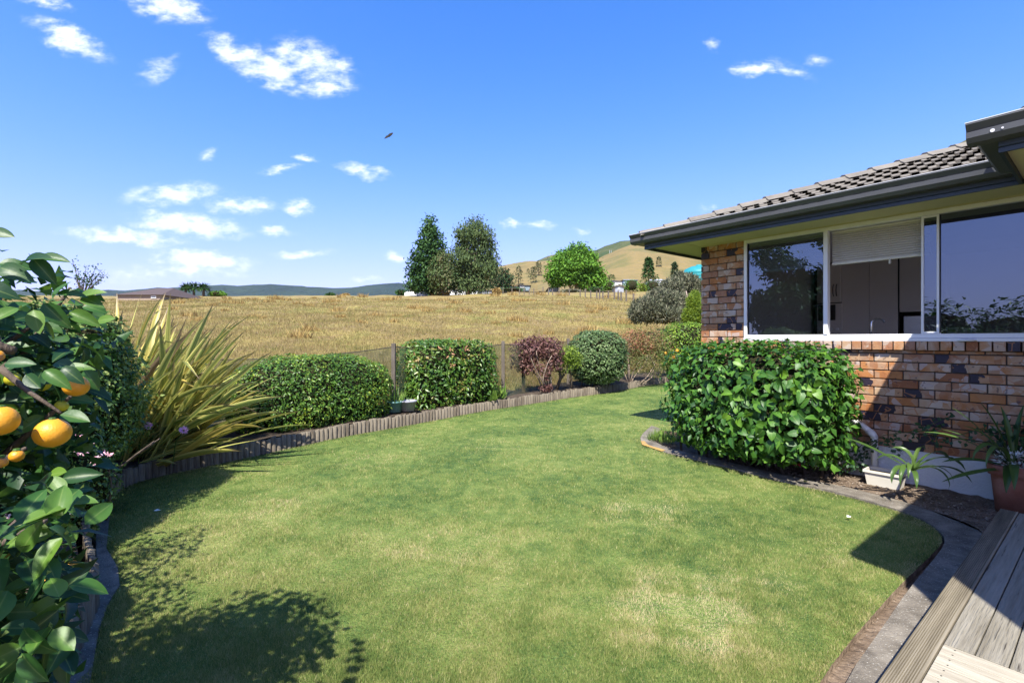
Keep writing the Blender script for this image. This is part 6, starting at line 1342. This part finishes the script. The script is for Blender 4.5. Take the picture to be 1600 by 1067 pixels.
# far paddock fence with wires
ff = thing('paddock_fence', 'post and wire fence dividing the dry pasture from the farther paddock', 'fence', P(900, 465, 75))
fp = [(786,457,96),(800,458,93),(812,458.5,92),(819,459,90),(827,459,89),(834,459.5,88),(848.5,460,87),(857,461,85),(863.5,462,84),(873.5,463,82),(889.5,465,79),(906.5,467,75),(914.5,467.5,73),(923,468.5,71),(932.5,469.5,68),(937,470,67),(942,470.5,66),(950.5,471.5,64),(960,473,61),(966,473.5,60),(970.5,474,58),(978.5,475,56),(990,477,53)]
tops = []; bots = []
for i, (x_, y_, d) in enumerate(fp):
    b = P(x_, y_, d); zz = zf1(b.x, b.y); h_ = 1.15 if i % 3 else 1.4; mb = MB(); mb.box((b.x-.08, b.y-.08, zz-.3), (b.x+.08, b.y+.08, zz+h_)); mb.build('post', m_post, ff); tops.append((b.x, b.y, zz+1.0)); bots.append((b.x, b.y, zz+.5))
mb = MB(); mb.tube(tops, .015, 3); mb.tube(bots, .015, 3); mb.build('wire', m_post, ff)
# power poles on the ridge
for i, (x_, lb) in enumerate([(952.5,'left thin power pole high on the bush-clad ridge'),(955,'right thin power pole high on the bush-clad ridge')]):
    r = thing('power_pole', lb, 'pole', P(x_, 399, 560)); mb = MB(); mb.tube([P(x_, 402, 560), P(x_, 391, 560)], .2, 5); mb.build('pole', m_roofs, r); mb = MB(); a_ = P(x_, 391.5, 560); mb.box((a_.x-.9, a_.y-.1, a_.z-.1), (a_.x+.9, a_.y+.1, a_.z+.1)); mb.build('crossarm', m_post, r)
# ------------------------------------------------------------------ far houses
def house_far(name, label, x0, x1, yb, yw, yr, d, wall, roofm, depth=8, gable=False, wins=(), cat='house', hip=.5):
    a = P(x0, yb, d); b = P(x1, yb, d); zw = (HZ-yw)/F*d; zr = (HZ-yr)/F*d; zb_ = a.z-.6
    r = thing(name, label, cat, (a.x, d, a.z)); mb = MB(); mb.box((a.x, d, zb_), (b.x, d+depth, zw)); w_ = mb.build('wall', wall, r)
    o_ = .35; mb = MB(); ym = d+depth/2
    if gable:      # ridge runs away from the viewer
        xm = (a.x+b.x)/2; mb.add([(a.x-o_, d-o_, zw-.05),(b.x+o_, d-o_, zw-.05),(xm, d-o_, zr),(a.x-o_, d+depth, zw-.05),(b.x+o_, d+depth, zw-.05),(xm, d+depth, zr)], [(0,2,5,3),(2,1,4,5)])
        mb.add([(a.x-o_, d-o_, zw-.2),(b.x+o_, d-o_, zw-.2),(xm, d-o_, zr-.15),(a.x-o_, d+depth, zw-.2),(b.x+o_, d+depth, zw-.2),(xm, d+depth, zr-.15)], [(3,5,2,0),(5,4,1,2)])
        g_ = MB(); g_.add([(a.x, d+.01, zw),(b.x, d+.01, zw),(xm, d+.01, zr-.2)], [(0,1,2)]); g_.build('gable', m_wallw, r)
    else:
        hx = (b.x-a.x)*.5*hip if hip < 1 else (b.x-a.x)*.5
        mb.add([(a.x-o_, d-o_, zw),(b.x+o_, d-o_, zw),(b.x+o_, d+depth+o_, zw),(a.x-o_, d+depth+o_, zw),(a.x+hx, ym, zr),(b.x-hx, ym, zr)], [(0,1,5,4),(1,2,5),(2,3,4,5),(3,0,4),(3,2,1,0)])
    mb.build('roof', roofm, r)
    for (wx0, wx1, wy0, wy1) in wins:
        q0 = P(wx0, wy0, d-.06); q1 = P(wx1, wy1, d-.06); mb = MB(); mb.box((q0.x, d-.09, q0.z), (q1.x, d+.02, q1.z)); wo = mb.build('window', m_alu, r)
        i_ = .12; mb = MB(); mb.box((q0.x+i_, d-.11, min(q0.z,q1.z)+i_), (q1.x-i_, d-.085, max(q0.z,q1.z)-i_)); mb.build('pane', m_win, wo)
    return r
house_far('farmhouse', 'white weatherboard farmhouse showing beneath the weeping tree', 703, 747, 459, 452.5, 449, 108, m_wallw, m_roofg, wins=[(707,713,457.5,454),(717,722,458,454),(726,731,458,454),(738,744,458,454)])
house_far('farmhouse', 'low grey-roofed house right of the white farmhouse', 748, 768, 458.5, 453.5, 450.5, 112, m_wallg, m_roofg, wins=[(752,757,457.5,455)])
house_far('villa', 'dark-roofed house with blue-grey walls at the left of the hillside trio', 779, 794, 451, 446.5, 444, 128, m_wallb, m_roofk, wins=[(782,790,450,447.5)])
house_far('villa', 'red-walled middle section house below the hillside conifers', 794.5, 810.5, 451, 447, 444.5, 130, m_wallr, m_roofb, wins=[(795.5,802,450.5,448),(804,809,450.5,448)])
house_far('villa', 'blue-grey gabled house at the right of the hillside trio', 811, 828, 450.5, 446, 442.8, 127, m_wallb, m_roofk, wins=[(813,819,449.5,447)])
house_far('cottage', 'blue cottage with white gable beside the round tree', 858, 872, 455, 450, 445.6, 116, m_wallb, m_roofk, gable=True, wins=[(860,864,454.5,451.5),(866,870,454.5,451.5)])
house_far('barn', 'long low black-roofed building along the far boundary', 812, 872, 460, 456.5, 453.4, 101, m_dark, m_roofk, wins=[(833.5,838,458.5,456.5)], cat='barn')
house_far('garden_shed', 'small grey gabled garden shed at the edge of the far paddock', 961, 974.5, 459, 447.2, 444.3, 100, m_wallg, m_wallw, depth=3, gable=True, cat='shed', wins=[(965.5,968,452.5,450)])
house_far('bungalow', 'grey-roofed white bungalow above the hedge behind the shed', 948, 972, 446, 439.5, 435.5, 130, m_wallw, m_roofk, wins=[(956,962,444,441)])
house_far('bungalow', 'pale blue-grey metal roofed bungalow left of the spruce', 974, 996, 446, 437.5, 434, 135, m_wallb, m_roofs)
house_far('bungalow', 'long pale metal roofed house behind the far hedges right of the spruce', 1016, 1048, 446, 438, 433.5, 126, m_wallw, m_roofs, wins=[(1030,1035,443,440)])
house_far('homestead', 'brown-roofed homestead at the left horizon behind the flax', 184, 252, 468, 461.0, 444.5, 66, m_wallt, m_roofb, depth=10, wins=[(236,244,466,462)], hip=.6)
for i, (x0, x1, lb) in enumerate([(632,652,'left white tarp-covered hay stack on the crest under the dark tree'), (654,668,'right white tarp-covered hay stack on the crest under the dark tree')]):
    a = P(x0, 459, 97); b = P(x1, 459, 97); r = thing('tarp_stack', lb, 'hay stack', a, 'white tarp stacks'); mb = MB(); h_ = .42
    mb.prism([(a.x, a.z-.5),(b.x, a.z-.5),(b.x, a.z+h_*.5),(b.x-.5, a.z+h_),(a.x+.6, a.z+h_*1.1),(a.x, a.z+h_*.5)], 1, 97, 98.5); mb.build('cover', m_wallw, r)
# teal water tank behind the scrub
c_ = P(1086, 470, 31); r = thing('water_tank', 'round teal plastic water tank half hidden by the olive scrub', 'tank', c_)
zb_ = P(0, 480, 31).z; R_ = 1.0; zt = P(0, 426, 31).z
mb = MB(); pr_ = [(0,zb_-.5)]; z = zb_-.5
while z < zt: pr_ += [(R_, z), (R_+.03, z+.07), (R_, z+.14)]; z += .2
pr_ += [(R_*.86, zt+.22), (R_*.5, zt+.38), (.18, zt+.42), (.18, zt+.5), (0, zt+.5)]
mb.lathe(pr_, (c_.x+.25, 31, 0), 32); mb.build('body', m_tank, r, smooth=True)
# gliding hawk
c_ = P(607, 213, 60); r = thing('gliding_hawk', 'dark hawk gliding high in the blue sky', 'bird', c_); mb = MB(); s_ = .52
mb.tube([c_+Vector((-.55,0,-.30))*s_*2, c_+Vector((-.2,0,-.12))*s_*2, c_+Vector((.15,0,.05))*s_*2, c_+Vector((.38,0,.12))*s_*2], [.02,.07,.065,.02], 8); mb.build('body', m_bird, r, smooth=True)
for sg, tip in ((1, Vector((.75,.35,.78))), (-1, Vector((-.62,-.4,-.62)))):
    root_ = c_+Vector((.02,0,0)); mid_ = c_+tip*s_*.55+Vector((.05,0,.08)); tp2 = c_+tip*s_*1.25; ch = Vector((.16,.06,-.10))
    mb = MB(); mb.add([root_+ch*.8, mid_+ch*.9, tp2+ch*.3, tp2-ch*.1, mid_-ch*.7, root_-ch*.7]+[v+Vector((0,-.012,.012)) for v in (root_+ch*.8, mid_+ch*.9, tp2+ch*.3, tp2-ch*.1, mid_-ch*.7, root_-ch*.7)], [(0,1,4,5),(1,2,3,4),(6,11,10,7),(7,10,9,8),(0,6,7,1),(1,7,8,2),(5,4,10,11),(4,3,9,10)]); mb.build('wing', m_bird, r)
# big tree left of the frame, mirrored by the kitchen window
b = Vector((-15.3, -.4, -1.5)); cl = [(b+Vector((random.gauss(0,.8), random.gauss(0,.9), z_)), (r_, r_, r_*.55)) for z_, r_ in [(1.6,1.6),(2.2,1.9),(2.8,1.7),(3.3,1.5),(3.8,1.3),(4.3,1.1),(4.8,.9),(5.3,.7),(5.8,.5),(2.4,1.5),(3.1,1.4),(3.9,1.)]]
crowntree('garden_tree', 'dark layered garden tree left of the frame, mirrored in the kitchen window', b, 6.2, cl, m_far_dark, .22, 1.6, trunk=.02)

# ------------------------------------------------------------------ thin summer haze
HAZE = 0.00004
mb = MB(); mb.box((-6300, -6300, -20), (6300, 6300, 420))
hm = bpy.data.materials.new('haze'); hm.use_nodes = True; ht = hm.node_tree; ht.nodes.clear()
pv = nn(ht, 'ShaderNodeVolumePrincipled'); pv.inputs['Color'].default_value = (.86, .92, 1, 1); pv.inputs['Density'].default_value = HAZE; pv.inputs['Anisotropy'].default_value = .3
ho = nn(ht, 'ShaderNodeOutputMaterial'); ht.links.new(pv.outputs[0], ho.inputs['Volume'])
tag(mb.build('haze', hm), kind='stuff')
